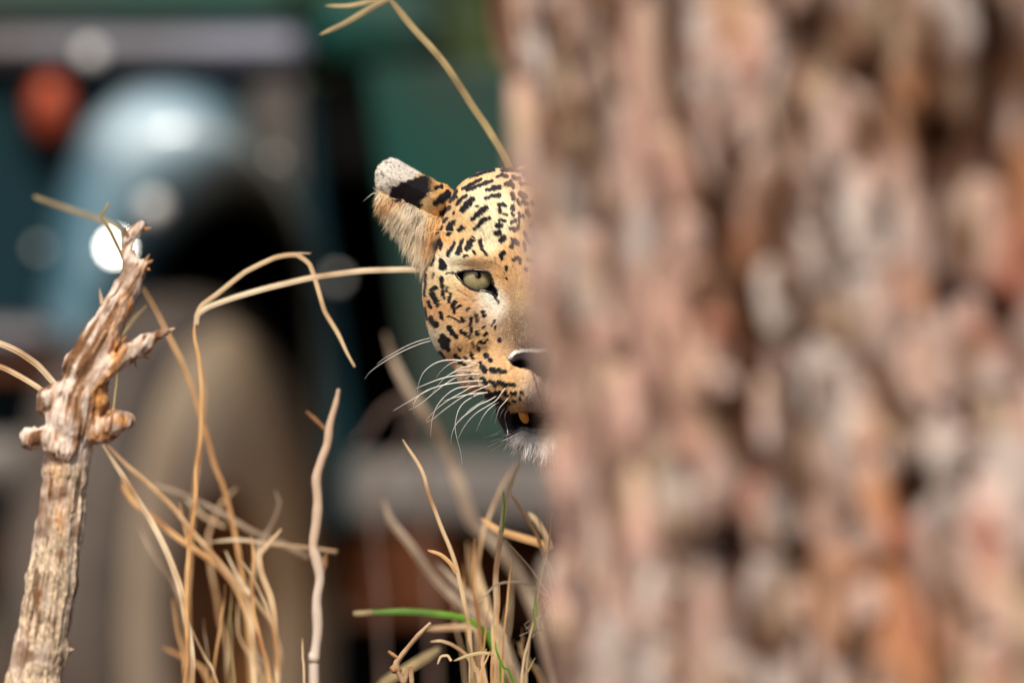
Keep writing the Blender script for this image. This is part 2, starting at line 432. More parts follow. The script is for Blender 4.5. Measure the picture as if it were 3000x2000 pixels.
    i = np.arange(nth)[:, None]; j = np.arange(n2 - 1)[None, :]; i2 = (i + 1) % nth
    F = np.stack([i * n2 + j, i2 * n2 + j, i2 * n2 + j + 1, i * n2 + j + 1], -1).reshape(-1, 4)
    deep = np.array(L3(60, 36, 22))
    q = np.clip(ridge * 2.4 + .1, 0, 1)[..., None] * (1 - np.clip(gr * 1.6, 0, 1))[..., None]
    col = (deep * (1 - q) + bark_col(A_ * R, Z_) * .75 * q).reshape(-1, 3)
    mb = attr_mat('pine_inner_bark', .9, 0, .15)
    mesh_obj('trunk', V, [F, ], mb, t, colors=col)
    mo = attr_mat('pine_outer_bark', .85, 0, .2)
    def plate_vf(th, z, wa, hz, lift, tilt, seed, bow=0.0):
        r_ = random.Random(seed); n = 10
        ang = [2 * math.pi * (k + r_.uniform(-.3, .3)) / n for k in range(n)]
        out = [(math.cos(a_) * wa * r_.uniform(.7, 1.15), math.sin(a_) * hz * r_.uniform(.75, 1.1)) for a_ in ang]
        V = []; SZ = []
        for s_, hgt in ((1.0, -.012), (.96, lift * .6), (.78, lift)):
            for ox, oz in out:
                zz = z + oz * s_ + ox * tilt * .5; tt = th + (ox * s_) / R
                rad = base_r(tt, zz) - .004 + hgt + (.0012 * r_.uniform(-1, 1) if hgt > 0 else 0)
                ax, ay = axis(zz); V.append((ax + math.cos(tt) * rad, ay + math.sin(tt) * rad, zz)); SZ.append((tt * R, zz))
        ax, ay = axis(z); rad = base_r(th, z) + lift - .004 + .002 * r_.uniform(-1, 1)
        V.append((ax + math.cos(th) * rad, ay + math.sin(th) * rad, z)); SZ.append((th * R, z))
        F = []
        for k in range(n):
            k2 = (k + 1) % n
            F += [(k, k2, n + k2, n + k), (n + k, n + k2, 2 * n + k2, 2 * n + k), (2 * n + k, 2 * n + k2, 3 * n)]
        SZ = np.array(SZ); return V, F, bark_col(SZ[:, 0], SZ[:, 1], r_.choice((0, 0, 3.3))) * r_.uniform(.82, 1.08)
    count = 0; sid = 0; cols = 20
    for k in range(cols):
        th0 = math.radians(170 + 14) + math.radians(130) * k / cols
        z = .26 + random.uniform(0, .05)
        while z < 1.0 and count < 294:
            left = k < 7
            hz = random.uniform(.024, .044) * (1.5 if left else 1.1); wa = random.uniform(.016, .026)
            zc = z + hz; z = zc + hz * random.uniform(.72, .95)
            th = th0 + random.gauss(0, .017)
            gs = groove(np.array([th * R + a_ * wa * .6 for a_ in (-1, 0, 1)] * 3), np.array([zc + b_ * hz * .6 for b_ in (-1, -1, -1, 0, 0, 0, 1, 1, 1)]))
            if gs.mean() > .28: continue
            wa *= 1 - min(.5, gs.mean() * 1.6)
            sid += 1
            V, F, cc = plate_vf(th, zc, wa, hz, random.uniform(.002, .009), random.uniform(-.5, .5), sid)
            mesh_obj('bark_plate', V, F, mo, t, smooth=False, colors=cc); count += 1
    # flakes that stand off the left edge high up
    for zc, hz, out_ in ((.93, .09, .012), (.80, .05, .004)):
        V, F, cc = plate_vf(math.radians(183), zc, .022, hz, .012 + out_, 0, 991 + int(zc * 10)); mesh_obj('bark_plate', V, F, mo, t, smooth=False, colors=cc)
    Vs, Fs, Cs = [], [], []
    for k in range(900):                             # small flakes between and on the plates
        th = math.radians(random.uniform(182, 316)); zc = random.uniform(.24, 1.02); g_ = float(groove(np.array([th * R]), np.array([zc]))[0])
        if g_ > .35: continue
        sid += 1; V, F, cc = plate_vf(th, zc, random.uniform(.005, .012), random.uniform(.012, .032), random.uniform(.001, .011), random.uniform(-.8, .8), sid)
        b0 = sum(len(x) for x in Vs); Vs.append(V); Fs += [tuple(i_ + b0 for i_ in f_) for f_ in F]; Cs.append(cc)
    for k in range(46):
        th0 = 2 * math.pi * k / 46; z = random.uniform(0, .06)
        while z < 5.4:
            hz = random.uniform(.03, .07); zc = z + hz; z = zc + hz * .9
            d = (math.degrees(th0) - 184) % 360
            if d < 132 and .24 < zc < 1.02: continue
            sid += 1; V, F, cc = plate_vf(th0 + random.gauss(0, .02), zc, random.uniform(.014, .026), hz, random.uniform(.004, .015), random.uniform(-.4, .4), sid)
            b0 = sum(len(x) for x in Vs); Vs.append(V); Fs += [tuple(i_ + b0 for i_ in f_) for f_ in F]; Cs.append(cc)
    o = mesh_obj('bark_plates_beyond', np.concatenate([np.array(x) for x in Vs]), Fs, mo, t, smooth=False, colors=np.concatenate(Cs))
    o['kind'] = 'stuff'
pine()

# ---------------------------------------------------------------- safari vehicle
YJ = 4.4
def jx(u2, y=YJ): return (u2 * 1.2755 - 1500) * S * (DIST + y) / DIST
def jz(v2, y=YJ): return EYE - (v2 * 1.2755 - 1000) * S * (DIST + y) / DIST
def jeep():
    M['paint'] = simple('green_paint', L3(4, 66, 58), .6, rgb2=L3(54, 60, 54), nscale=3.2, coat=0)
    M['paintdark'] = simple('dark_teal_paint', L3(0, 34, 48), .6, rgb2=L3(0, 44, 44), nscale=2.0, coat=0)
    M['flare'] = attr_mat('teal_wing_sheen', .5, 0, .8); M['flare'].node_tree.nodes['Principled BSDF'].inputs['Coat Weight'].default_value = .5
    M['steel'] = simple('grey_steel', L3(98, 102, 116), .5, .3, rgb2=L3(66, 62, 66), nscale=3)
    M['dustysteel'] = simple('dusty_sill', L3(118, 114, 110), .7, rgb2=L3(88, 82, 78), nscale=4)
    M['postgrey'] = simple('grey_hinge', L3(92, 84, 78), .6, rgb2=L3(70, 64, 60))
    M['black'] = simple('black_gap', (.003, .003, .003), .95)
    M['black'].node_tree.nodes['Principled BSDF'].inputs['Specular IOR Level'].default_value = .1
    M['rubber'] = simple('dusty_tyre', L3(232, 208, 174), .9, rgb2=L3(196, 168, 136), nscale=5, bump=.6)
    M['tread'] = simple('tread_rubber', L3(84, 74, 66), .9, rgb2=L3(56, 48, 44), nscale=6, bump=.6)
    M['rim'] = simple('muddy_rim', L3(136, 84, 34), .7, rgb2=L3(100, 60, 26), nscale=10)
    M['mud'] = simple('mud_chassis', L3(120, 68, 36), .95, rgb2=L3(70, 40, 24), nscale=5)
    M['amber'] = simple('amber_lens', L3(176, 66, 16), .5, rgb2=L3(128, 44, 12), nscale=12, coat=.1)
    M['chrome'] = simple('chrome', (.9, .9, .9), .12, 1.0)
    M['seat'] = simple('seat_canvas', L3(96, 88, 70), .9, noise=.3)
    m, t_, b = new_mat('sun_glint_glow'); b.inputs['Emission Color'].default_value = (1, .95, .86, 1); b.inputs['Emission Strength'].default_value = 22; M['glow'] = m  # glow in place of a sun glint on the body
    for k_ in ('paint', 'paintdark'): M[k_].node_tree.nodes['Principled BSDF'].inputs['Specular IOR Level'].default_value = .2
    y0, y1 = YJ, YJ + 1.45
    t = empty('safari_vehicle', (.9, YJ + .72, 0), 'dark green open safari vehicle with dusty tyre standing behind the leopard', 'vehicle')
    U = lambda *pts: [(jx(a_), jz(b_)) for a_, b_ in pts]
    # wing panel with wheel arch cut out of its lower edge
    arch = [(275, 1210), (285, 900), (300, 760), (345, 620), (430, 515), (560, 458), (660, 520), (705, 640), (722, 900), (728, 1210)]
    for yy0, yy1 in ((y0 + .03, y0 + .06), (y1 - .06, y1 - .03)):
        poly_prism('wing_panel', U((-740, 172), (712, 172), (742, 500), (800, 900), (838, 1210), *arch[::-1], (-200, 1210), (-740, 1100)), yy0, yy1, M['paintdark'], t)
        poly_prism('door', U((838, 150), (1600, 150), (1600, 1040), (968, 1040), (935, 800), (880, 400)), yy0, yy1, M['paint'], t)
        poly_prism('rear_panel', U((1606, 150), (3500, 150), (3500, 1040), (3420, 1040), (3300, 760), (2600, 760), (2480, 1040), (1606, 1040)), yy0, yy1, M['paint'], t)
        box('sill', jx(800), jx(2470), yy0 - .05 if yy0 < YJ + .5 else yy0, yy1 if yy0 < YJ + .5 else yy1 + .05, jz(1205), jz(1052), M['dustysteel'], t, .015)
    # inside of the gap, engine bay, floor: dark
    box('inner_well', jx(-700), jx(120), y0 + .10, y1 - .10, jz(1180), jz(178), M['black'], t)
    box('inner_well', jx(990), jx(3450), y0 + .10, y1 - .10, jz(1180), jz(178), M['black'], t)
    box('wheel_house', jx(124), jx(986), y0 + .52, y1 - .52, jz(1400), jz(178), M['black'], t)
    box('wheel_house_roof', jx(124), jx(986), y0 + .07, y0 + .515, jz(400), jz(185), M['black'], t)
    box('chassis_rail', jx(800), jx(3300), y0 + .30, y0 + .38, jz(1440), jz(1235), M['mud'], t)
    box('chassis_rail', jx(-600), jx(3300), y1 - .38, y1 - .30, jz(1440), jz(1235), M['mud'], t)
    box('floor_pan', jx(-600), jx(3400), y0 + .525, y1 - .525, jz(1236), jz(1190), M['black'], t)
    # axles, and a black sheet added to fill the dark under the vehicle
    for xx in (jx(500), jx(2950)):
        V, F, caps, uv = sweep_vf(np.array([[xx, y0 + .15, .35], [xx, y1 - .15, .35]]), np.full(2, .045), np.full(2, .045), prof=10, face=(0, 0, 1))
        mesh_obj('axle', V, [F, np.array(caps)], M['black'], t)
    box('added_underbody_dark_sheet', jx(760), jx(1500), y0 + .45, y0 + .48, .12, jz(1445), M['black'], t, .003)
    # bonnet with bright edge, raised centre
    box('bonnet', jx(-760), jx(712), y0 - .01, y1 + .01, jz(158), jz(66), M['steel'], t, .02)
    box('bonnet_centre', jx(-760), jx(690), y0 + .12, y1 - .12, jz(64), jz(-60), M['paint'], t, .03)
    box('scuttle', jx(716), jx(1020), y0 + .02, y1 - .02, jz(146), jz(-40), M['paint'], t, .03)
    # wing flare: convex shell between an outer and an inner arc
    outer = catmull([(85, 1150), (80, 900), (105, 600), (160, 360), (260, 225), (380, 190), (520, 225), (630, 330), (700, 470), (735, 640), (748, 900), (752, 1150)], 6)
    inner = catmull([(275, 1150), (285, 900), (300, 760), (345, 620), (400, 545), (470, 490), (560, 462), (640, 500), (690, 580), (712, 700), (722, 900), (728, 1150)], 6)
    nr = 14; V = []
    for k in range(nr + 1):
        s_ = k / nr; bul = math.sin(math.pi * min(1, s_ * 1.0) ** .8) if s_ < 1 else 0
        bul = (1 - (2 * s_ - 1) ** 2) ** .5 if 0 < s_ < 1 else 0
        for o_, i_ in zip(outer, inner):
            q = o_ + (i_ - o_) * s_; wdt = np.linalg.norm(i_ - o_) * .00048
            V.append((jx(q[0]), y0 + .03 - bul * min(.16, .12 + .0 * wdt) * min(1, wdt / .05), jz(q[1])))
    n = len(outer); nn = len(V)
    V += [(x, y0 + .05, z) for x, y, z in V[:n]] + [(x, y0 + .05, z) for x, y, z in V[nr * n:nr * n + n]]
    F = [(k * n + j, k * n + j + 1, (k + 1) * n + j + 1, (k + 1) * n + j) for k in range(nr) for j in range(n - 1)]
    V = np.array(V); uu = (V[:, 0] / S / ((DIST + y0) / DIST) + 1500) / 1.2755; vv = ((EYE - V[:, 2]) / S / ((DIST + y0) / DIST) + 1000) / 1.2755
    pale = np.array(L3(168, 190, 202)); teal = np.array(L3(64, 104, 120)); olivec = np.array(L3(56, 58, 48)); nz_ = fbm(np.stack([uu / 120, vv / 120, uu * 0], 1), 2, 55)
    k1 = np.clip(np.exp(-((uu - 300) / 150) ** 2 - ((vv - 290) / 110) ** 2) + .25 * nz_, 0, 1)[:, None]; k2 = np.clip((uu - 430) / 150, 0, 1)[:, None] * np.clip((vv - 200) / 60, 0, 1)[:, None]  # pale patch is a sky highlight painted in; darker olive towards the rear
    fc_ = teal * (1 + .25 * nz_[:, None]) * (1 - k1) + pale * k1; fc_ = fc_ * (1 - k2) + olivec * k2
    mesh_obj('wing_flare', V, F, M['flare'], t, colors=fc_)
    # front end
    box('front_bumper', jx(-800), jx(150), y0 - .12, y0 + .0, jz(812), jz(735), M['steel'], t, .02)
    box('bumper_step', jx(-800), jx(140), y0 - .10, y0 + .0, jz(870), jz(822), M['mud'], t, .01)
    box('side_rail', jx(-780), jx(125), y0 - .08, y0 + .0, jz(1120), jz(1000), M['dustysteel'], t, .02)
    box('splash_guard', jx(-700), jx(180), y0 + .02, y0 + .05, jz(1330), jz(1215), M['mud'], t, .01)
    box('grille', jx(-762), jx(-742), y0 + .1, y1 - .1, jz(1000), jz(200), M['paintdark'], t, .003)
    for yy in (y0 + .28, y1 - .28):
        V, F, caps, uv = sweep_vf(np.array([[jx(-764), yy, jz(420)], [jx(-820), yy, jz(420)]]), np.array([.09, .085]), np.array([.09, .085]), prof=20, face=(0, 0, 1))
        mesh_obj('headlight', V, [F, np.array(caps)], M['chrome'], t)
    # indicator: amber lens in a dark bezel
    def ellipsoid(name, c, r, mat, parent=t):
        th = np.linspace(0, math.pi, 13); ph = np.linspace(0, 2 * math.pi, 20, endpoint=False)
        T_, P_ = np.meshgrid(th, ph, indexing='ij')
        V = np.stack([c[0] + r[0] * np.sin(T_) * np.cos(P_), c[1] + r[1] * np.sin(T_) * np.sin(P_), c[2] + r[2] * np.cos(T_)], -1).reshape(-1, 3)
        F = [(i * 20 + j, i * 20 + (j + 1) % 20, (i + 1) * 20 + (j + 1) % 20, (i + 1) * 20 + j) for i in range(12) for j in range(20)]
        return mesh_obj(name, V, F, mat, parent)
    ind = ellipsoid('indicator', (jx(118), y0 - .02, jz(250)), (.024, .024, .034), M['amber'])
    box('indicator_bezel', jx(50), jx(188), y0 + .0, y0 + .028, jz(345), jz(160), M['black'], t, .01)
    # added glowing bulb stands for a sun glint; white beads for fainter glints
    def bulb(u2, v2, r, mat, y=y0 - .16, name='glint_lamp'):
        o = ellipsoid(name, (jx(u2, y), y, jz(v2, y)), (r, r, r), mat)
        sweep(name.replace('lamp', 'lamp_stem') if 'lamp' in name else 'glint_bead_stem', [(jx(u2, y), y + r * .6, jz(v2, y)), (jx(u2, y), y + .03, jz(v2, y))] if y < y0 - .05 else [(jx(u2, y), y + r * .6, jz(v2, y)), (jx(u2, y), y0 + .05, jz(v2, y))],
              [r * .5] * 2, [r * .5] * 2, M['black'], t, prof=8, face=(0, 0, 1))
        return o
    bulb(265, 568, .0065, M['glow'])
    M['white'] = simple('white_glint_bead', (.85, .85, .82), .4)  # white colour stands in for glints on the metal
    bulb(352, 476, .013, M['white'], name='glint_bead'); bulb(208, 125, .011, M['white'], y=y0 - .03, name='glint_bead')
    bulb(90, 572, .005, M['white'], y=y0 - .02, name='glint_bead'); bulb(625, 372, .009, M['white'], y=y0 - .06, name='glint_bead')
    bulb(710, 590, .006, M['white'], y=y0 - .03, name='glint_bead'); bulb(775, 640, .006, M['white'], y=y0 + .01, name='glint_bead')
    box('hinge_plate', jx(575), jx(690), y0 + .012, y0 + .027, jz(450), jz(180), M['postgrey'], t, .004)
    # wheels
    def wheel(cx, cy, yaw):
        Rm = Matrix.Rotation(yaw, 3, 'Z'); Z = .352
        prof = [(-.060, .155), (-.067, .19), (-.068, .325), (-.058, .343), (-.035, .351), (0, .353), (.035, .351), (.058, .343), (.068, .325), (.067, .19), (.060, .155)]
        nseg = 64; V = []
        for k in range(nseg):
            a_ = 2 * math.pi * k / nseg
            for idx, (ya, r) in enumerate(prof):
                rr = r + (.010 if (3 <= idx <= 7 and (k + idx) % 2) else 0)
                q = Rm @ Vector((math.cos(a_) * rr, ya, math.sin(a_) * rr)); V.append((cx + q.x, cy + q.y, Z + q.z))
        m_ = len(prof); F = [(k * m_ + j, ((k + 1) % nseg) * m_ + j, ((k + 1) % nseg) * m_ + j + 1, k * m_ + j + 1) for k in range(nseg) for j in range(m_ - 1)]
        w = empty_part('wheel', (cx, cy, Z), t)
        o = mesh_obj('tyre', V, F, M['rubber'], w); o.data.materials.append(M['tread'])
        for pl in o.data.polygons: pl.material_index = 1 if pl.index % (m_ - 1) in (2, 3, 4, 5, 6, 7) else 0
        for prof2, nm, mt in (([(-.059, .155), (-.048, .13), (-.02, .12), (-.018, .07), (-.04, .055), (-.045, .0)], 'rim', M['rim']), ([(.059, .155), (.050, .14), (.04, .13), (.04, .05), (.05, 0)], 'rim_back', M['rim'])):
            V = []; m2 = len(prof2)
            for k in range(32):
                a_ = 2 * math.pi * k / 32
                for ya, r in prof2:
                    q = Rm @ Vector((math.cos(a_) * r, ya, math.sin(a_) * r)); V.append((cx + q.x, cy + q.y, Z + q.z))
            F = [(k * m2 + j, ((k + 1) % 32) * m2 + j, ((k + 1) % 32) * m2 + j + 1, k * m2 + j + 1) for k in range(32) for j in range(m2 - 1)]
            mesh_obj(nm, V, F, mt, w)
    def empty_part(name, loc, par):
        o = bpy.data.objects.new(name, None); C.objects.link(o); o.parent = par
        o.location = Vector(loc) - parent_world(par); return o
    # front wheels steered so that the tread faces the camera
    wheel(jx(385), y0 + .04, math.radians(71)); wheel(jx(385), y1 - .1, math.radians(71))
    wheel(jx(2950), y0 + .13, 0); wheel(jx(2950), y1 - .13, 0)
    # windscreen frame, seats, roll bars above the frame
    zt = jz(-40)
    M['glass'], t_, b = new_mat('windscreen_glass'); b.inputs['Transmission Weight'].default_value = 1; b.inputs['Roughness'].default_value = .02
    box('windscreen', jx(770), jx(780), y0 + .08, y1 - .08, zt + .03, zt + .40, M['glass'], t, 0)
    for a_ in ((y0 + .04, y0 + .08), (y1 - .08, y1 - .04)): box('windscreen_post', jx(760), jx(800), *a_, zt, zt + .44, M['paint'], t, .004)
    box('windscreen_header', jx(760), jx(800), y0 + .04, y1 - .04, zt + .441, zt + .48, M['paint'], t, .004)
    for k, xx in enumerate((jx(1500), jx(2200), jx(2900))):
        box('seat', xx, xx + .42, y0 + .14, y1 - .14, .86, .98, M['seat'], t, .03); box('seat_back', xx + .42, xx + .5, y0 + .14, y1 - .14, .86, 1.42, M['seat'], t, .03)
    for xx in (jx(1560), jx(3300)):
        sweep('roll_bar', catmull([(xx, y0 + .06, .9), (xx, y0 + .06, 1.75), (xx, y0 + .2, 1.88), (xx, y1 - .2, 1.88), (xx, y1 - .06, 1.75), (xx, y1 - .06, .9)], 6), np.full(31, .022), np.full(31, .022), M['black'], t, prof=10, face=(1, 0, 0))
    box('tailgate', jx(3502), jx(3540), y0 + .05, y1 - .05, jz(1040), jz(150), M['paint'], t, .006)
jeep()

# ---------------------------------------------------------------- leopard
MID = 1595.0
ORG = np.array([0.0, 0.0, 0.0])
def zA(x, y, s=6.349, o=(1230, 470)): return (o[0] + x / s, o[1] + y / s)
def sheet(lst, ox, oy, s): return [(ox + a_ / s, oy + b_ / s, ox + c_ / s, oy + d_ / s, w_ / s) for a_, b_, c_, d_, w_ in lst]
spots = sheet([
 (930,320,1200,230,50),(1190,230,1380,180,70),(1540,190,1780,180,80),(1560,140,1850,120,40),(1820,200,1960,190,60),(1960,260,2060,280,110),
 (1460,320,1530,280,60),(1530,280,1620,310,70),(1740,300,1760,330,60),(1760,340,1840,350,80),(1620,450,1720,470,90),(1690,400,1740,520,60),
 (1880,440,1900,470,70),(1940,440,2080,450,50),(800,540,1130,360,60),(880,570,1100,480,55),(1110,470,1340,395,65),(1240,560,1400,550,60),
 (1360,520,1490,510,80),(1230,720,1330,690,55),(1320,680,1480,670,75),(1720,640,1740,720,85),(1810,740,1860,840,40),(1880,640,1960,690,110),
 (1920,790,1990,820,80),(1990,960,2030,1030,80),(2080,790,2110,820,60),(300,530,420,480,60),(290,800,520,600,110),(420,740,500,640,140),
 (560,770,680,580,60),(600,740,680,690,50),(690,820,760,750,60),(740,750,880,665,50),(800,930,870,870,110),(870,850,970,740,120),
 (400,1000,540,880,80),(620,1010,640,970,26),(1050,860,1090,870,22),(970,1110,1060,1050,60),(1080,1020,1230,900,110),(1470,850,1530,850,70),
 (1540,820,1600,860,60),(1490,930,1500,990,65),(1560,1020,1630,1030,35),(1720,870,1730,930,80),(1710,1010,1740,1040,50),(1850,1000,1860,1070,50),
 (1840,1080,1850,1190,35),(1920,1040,1940,1070,40),(1480,1125,1580,1130,50),(1720,1170,1780,1140,70),(1020,1300,1070,1260,60),(1100,1220,1180,1130,90),
 (1180,1130,1290,1090,65),(1440,1230,1520,1230,80),(1480,1200,1490,1260,60),(1690,1280,1800,1300,70),(1740,1280,1760,1330,50),(1830,1240,1840,1290,50),
 (440,1150,510,1080,55),(530,1290,560,1200,75),(570,1240,640,1160,85),(530,1380,590,1300,80),(730,1310,780,1250,60),(780,1310,840,1270,40),
 (390,1300,420,1240,40),(330,1420,340,1460,35),(1410,1370,1480,1340,80),(1450,1400,1500,1400,60),
 (1940,1370,1970,1430,55),(1500,1500,1570,1450,80),(2010,1500,2060,1560,60),(2060,1240,2090,1200,60)], 1230, 470, 6.349)
spots += sheet([
 (350,10,390,120,80),(390,100,385,200,40),(530,310,570,220,75),(570,230,650,90,60),(700,270,760,200,80),(700,230,800,40,58),(730,280,770,240,60),
 (880,180,940,140,100),(910,100,990,20,100),(1000,240,1030,280,50),(830,330,900,320,45),(1120,80,1160,180,60),(1150,180,1240,300,50),
 (1130,20,1140,80,50),(1520,60,1580,10,70),(1700,170,1740,70,60),(1740,40,1820,110,90),(1940,80,1960,230,50),(1510,330,1560,270,80),(1510,330,1530,380,60),
 (1750,400,1820,370,70),(1860,390,1860,470,50),(2020,400,2100,440,70),(1610,520,1610,580,50),(1950,560,1980,590,50),(150,250,180,310,70),(110,380,160,340,50),
 (210,490,270,350,60),(400,420,450,500,100),(400,540,470,540,95),(500,640,620,635,34),(240,730,260,660,35),(90,1060,120,680,45),
 (410,740,430,900,72),(430,900,450,1110,42),(230,980,290,910,85),(240,1020,300,1120,105),(290,1110,340,1220,85),(170,1170,200,1270,60),
 (510,960,520,920,55),(540,1180,580,1020,55),(620,1240,660,1180,75),(640,1260,650,1380,50),(700,1280,760,1240,45),(400,1380,420,1470,65),(90,1280,140,1490,40),
 
 (1600,730,1620,740,22),(880,1330,930,1290,30)], 1230, 700, 6.349)
spots += sheet([
 (210,180,240,220,80),(220,220,310,330,105),(790,200,830,260,60),(540,160,680,230,22),(680,230,770,280,24),(960,200,960,330,52),
 (950,340,975,450,54),(1060,130,1080,250,50),(1180,90,1200,160,70),(1340,350,1400,240,25),(1400,400,1420,350,26),(1180,390,1200,350,30),
 (550,380,600,460,95),(600,450,690,550,80),(770,440,870,500,64),(870,500,930,560,44),(1070,450,1090,500,74),(1210,510,1250,480,54),(940,490,1000,550,20),
 (1490,590,1490,620,66),(1110,640,1150,640,48),(1180,670,1210,650,48),(1250,610,1270,610,38),(990,650,1020,740,34),(1080,710,1110,790,48),
 (440,540,520,620,110),(400,620,460,720,110),(450,720,540,780,85),(500,620,530,700,60),(380,850,430,930,85),(720,750,760,810,25),(670,900,700,930,80),
 (700,930,760,960,40),(840,920,880,950,40),(960,850,1000,950,68),(1225,890,1250,900,95),(1310,970,1330,980,60),(1125,1020,1140,1090,44),(1180,1110,1210,1150,84),
 (1200,1180,1220,1180,50),(1340,1150,1390,1170,84),(1480,1150,1500,1200,62),(1560,1190,1600,1190,56),(1180,1320,1210,1350,60),(1210,1380,1240,1400,60),
 (740,1010,850,1060,50),(950,1310,980,1320,36),(900,1230,960,1230,20)], 1230, 900, 6.349)
spots += sheet([
 (190,50,240,90,50),(350,90,400,110,60),(400,150,450,160,44),(500,100,600,170,60),(600,140,770,150,45),(180,230,340,290,56),(280,300,470,330,66),
 (440,290,600,300,58),(600,320,640,330,50),(720,290,790,290,50),(750,320,780,320,40),(890,270,920,290,42),(860,390,870,410,26),(740,430,780,440,34),(650,470,680,490,36)], 1380, 1100, 6.03)
# faint brown marks (lighter than the spots)
faint = sheet([(700,950,880,1040,34),(880,1040,960,1080,28),(1240,1250,1260,1250,22),(1040,1400,1090,1480,80),(900,1280,960,1300,24),(1000,1150,1040,1140,26),
 (1400,350,1420,480,34),(1340,400,1350,470,20),(1650,660,1680,680,22),(1570,640,1590,660,24)], 1230, 700, 6.349)
spots_a, faint_a = np.array(spots), np.array(faint)

def caps_d(u, v, arr):
    d = np.full(u.shape, 1e9)
    for a0, b0, a1, b1, w_ in arr:
        ex, ey = a1 - a0, b1 - b0; l2 = ex * ex + ey * ey + 1e-6
        m = (u > min(a0, a1) - w_ - 12) & (u < max(a0, a1) + w_ + 12) & (v > min(b0, b1) - w_ - 12) & (v < max(b0, b1) + w_ + 12)
        if not m.any(): continue
        uu, vv = u[m], v[m]; t = np.clip(((uu - a0) * ex + (vv - b0) * ey) / l2, 0, 1)
        d[m] = np.minimum(d[m], np.hypot(uu - a0 - t * ex, vv - b0 - t * ey) - w_ / 2)
    return d

Z1 = lambda pts: [(1050 + a_ / 3.92, 430 + b_ / 3.92) for a_, b_ in pts]
ear_back = Z1([(200,310),(235,230),(310,155),(390,132),(450,147),(600,232),(750,322),(900,402),(1030,458),(1120,560),(1080,720),(950,800),(800,760),(690,700),(560,640),(510,606),(470,632),(440,600),(330,562),(250,530),(210,470),(198,400)])
ear_tuft = Z1([(240,535),(330,560),(440,600),(510,606),(560,640),(690,700),(800,760),(950,820),(980,1000),(900,1200),(760,1400),(715,1330),(660,1290),(600,1190),(530,1070),(470,960),(380,830),(300,720),(250,620)])
ear_black = Z1([(350,560),(390,480),(480,425),(590,375),(700,335),(775,325),(870,375),(1040,450),(960,478),(900,492),(830,530),(770,585),(720,625),(690,640),(735,670),(715,730),(620,690),(560,650),(510,612),(470,640),(440,604),(380,590)])
lid_poly = [(1334,803),(1350,797),(1365,793.5),(1387,792),(1411,793),(1428,797),(1438,806),(1443,820),(1445,834),(1456,852),(1457,868),(1449,866),(1435,857),(1419,852),(1400,853),(1381,847),(1362,835),(1347,818)]
lip_poly = [(1380 + a_ / 6.03, 1100 + b_ / 6.03) for a_, b_ in [(225,345),(340,300),(480,340),(560,400),(640,470),(660,560),(690,650),(820,640),(1000,640),(1300,640),(1300,940),(900,900),(830,940),(760,1000),(740,1090),(600,1125),(555,1000),(480,850),(400,700),(330,590),(290,470)]]

def fold(p):
    q = np.array(p, np.float32, copy=True); q[:, 0] = MID - np.abs(q[:, 0] - MID); return q

def head_sdf(p):
    q = fold(p)
    d = ell(q, (1595, 770, -70), (285, 288, 330))
    d = smin(d, ell(q, (1435, 655, -10), (128, 150, 190)), 60)
    d = smin(d, ell(q, (1378, 850, -10), (138, 195, 215)), 60)
    d = smin(d, ell(q, (1395, 968, 10), (120, 118, 180)), 50)
    d = smin(d, ell(q, (1408, 905, 120), (88, 62, 72)), 45)          # cheekbone
    d = smin(d, ell(q, (1414, 758, 150), (88, 30, 72)), 28)          # brow
    d = smin(d, cone(q, (1572, 770, 190), (1575, 1000, 300), 78, 60), 55)   # bridge
    d = smin(d, cone(q, (1500, 900, 150), (1520, 1050, 220), 60, 70), 60)
    d = smin(d, ell(q, (1496, 1108, 225), (92, 88, 140)), 40)        # whisker pad
    d = smin(d, ell(q, (1545, 1130, 260), (60, 78, 125)), 30)
    d = smin(d, ell(q, (1595, 1066, 335), (88, 34, 44)), 16)         # nose leather
    d = smin(d, ell(q, (1400, 1085, 60), (60, 70, 110)), 40)         # jowl
    d = smin(d, ell(q, (1552, 1180, 60), (100, 120, 140)), 40)       # back of the jaw
    d = smin(d, cone(q, (1512, 1274, 215), (1592, 1306, 200), 13, 40), 24)        # chin
    d = smin(d, cone(q, (1525, 1200, 60), (1530, 1268, 190), 52, 26), 26)
    cav = ell(q, (1595, 1232, 240), (108, 34, 130))
    d = -smin(-d, cav, 14)
    d = -smin(-d, ell(q, (1526, 1066, 350), (27, 10, 46)), 6)        # nostril
    # ears: inflated outlines, thick at the root
    for poly, w0, hmx, bend in ((ear_back, -56.0, 30.0, .5), (ear_tuft, -58.0, 42.0, .5)):
        m = (q[:, 0] < 1350) & (q[:, 1] < 830) & (np.abs(q[:, 2] + 50) < 220)
        if m.any():
            a_, b_, c_ = q[m, 0].astype(float), q[m, 1].astype(float), q[m, 2]
            s_ = poly_sd(a_, b_, poly); ctr = w0 + (a_ - 1250) * bend * -.3
            if poly is ear_tuft: ctr = ctr - 6
            hh = hmx * np.sqrt(np.clip(-s_ / 55, 0, 1))
            dd = np.where(s_ < 0, np.maximum(s_, (np.abs(c_ - ctr) - hh) * .7), np.hypot(s_, np.abs(c_ - ctr)))
            x = d[m]; d[m] = smin(x, dd.astype(np.float32), 10 if poly is ear_back else 30)
    # neck going back to the right
    d = smin(d, cone(np.asarray(p, np.float32), (1660, 960, -180), (2150, 1050, -620), 205, 300), 60)
    return d

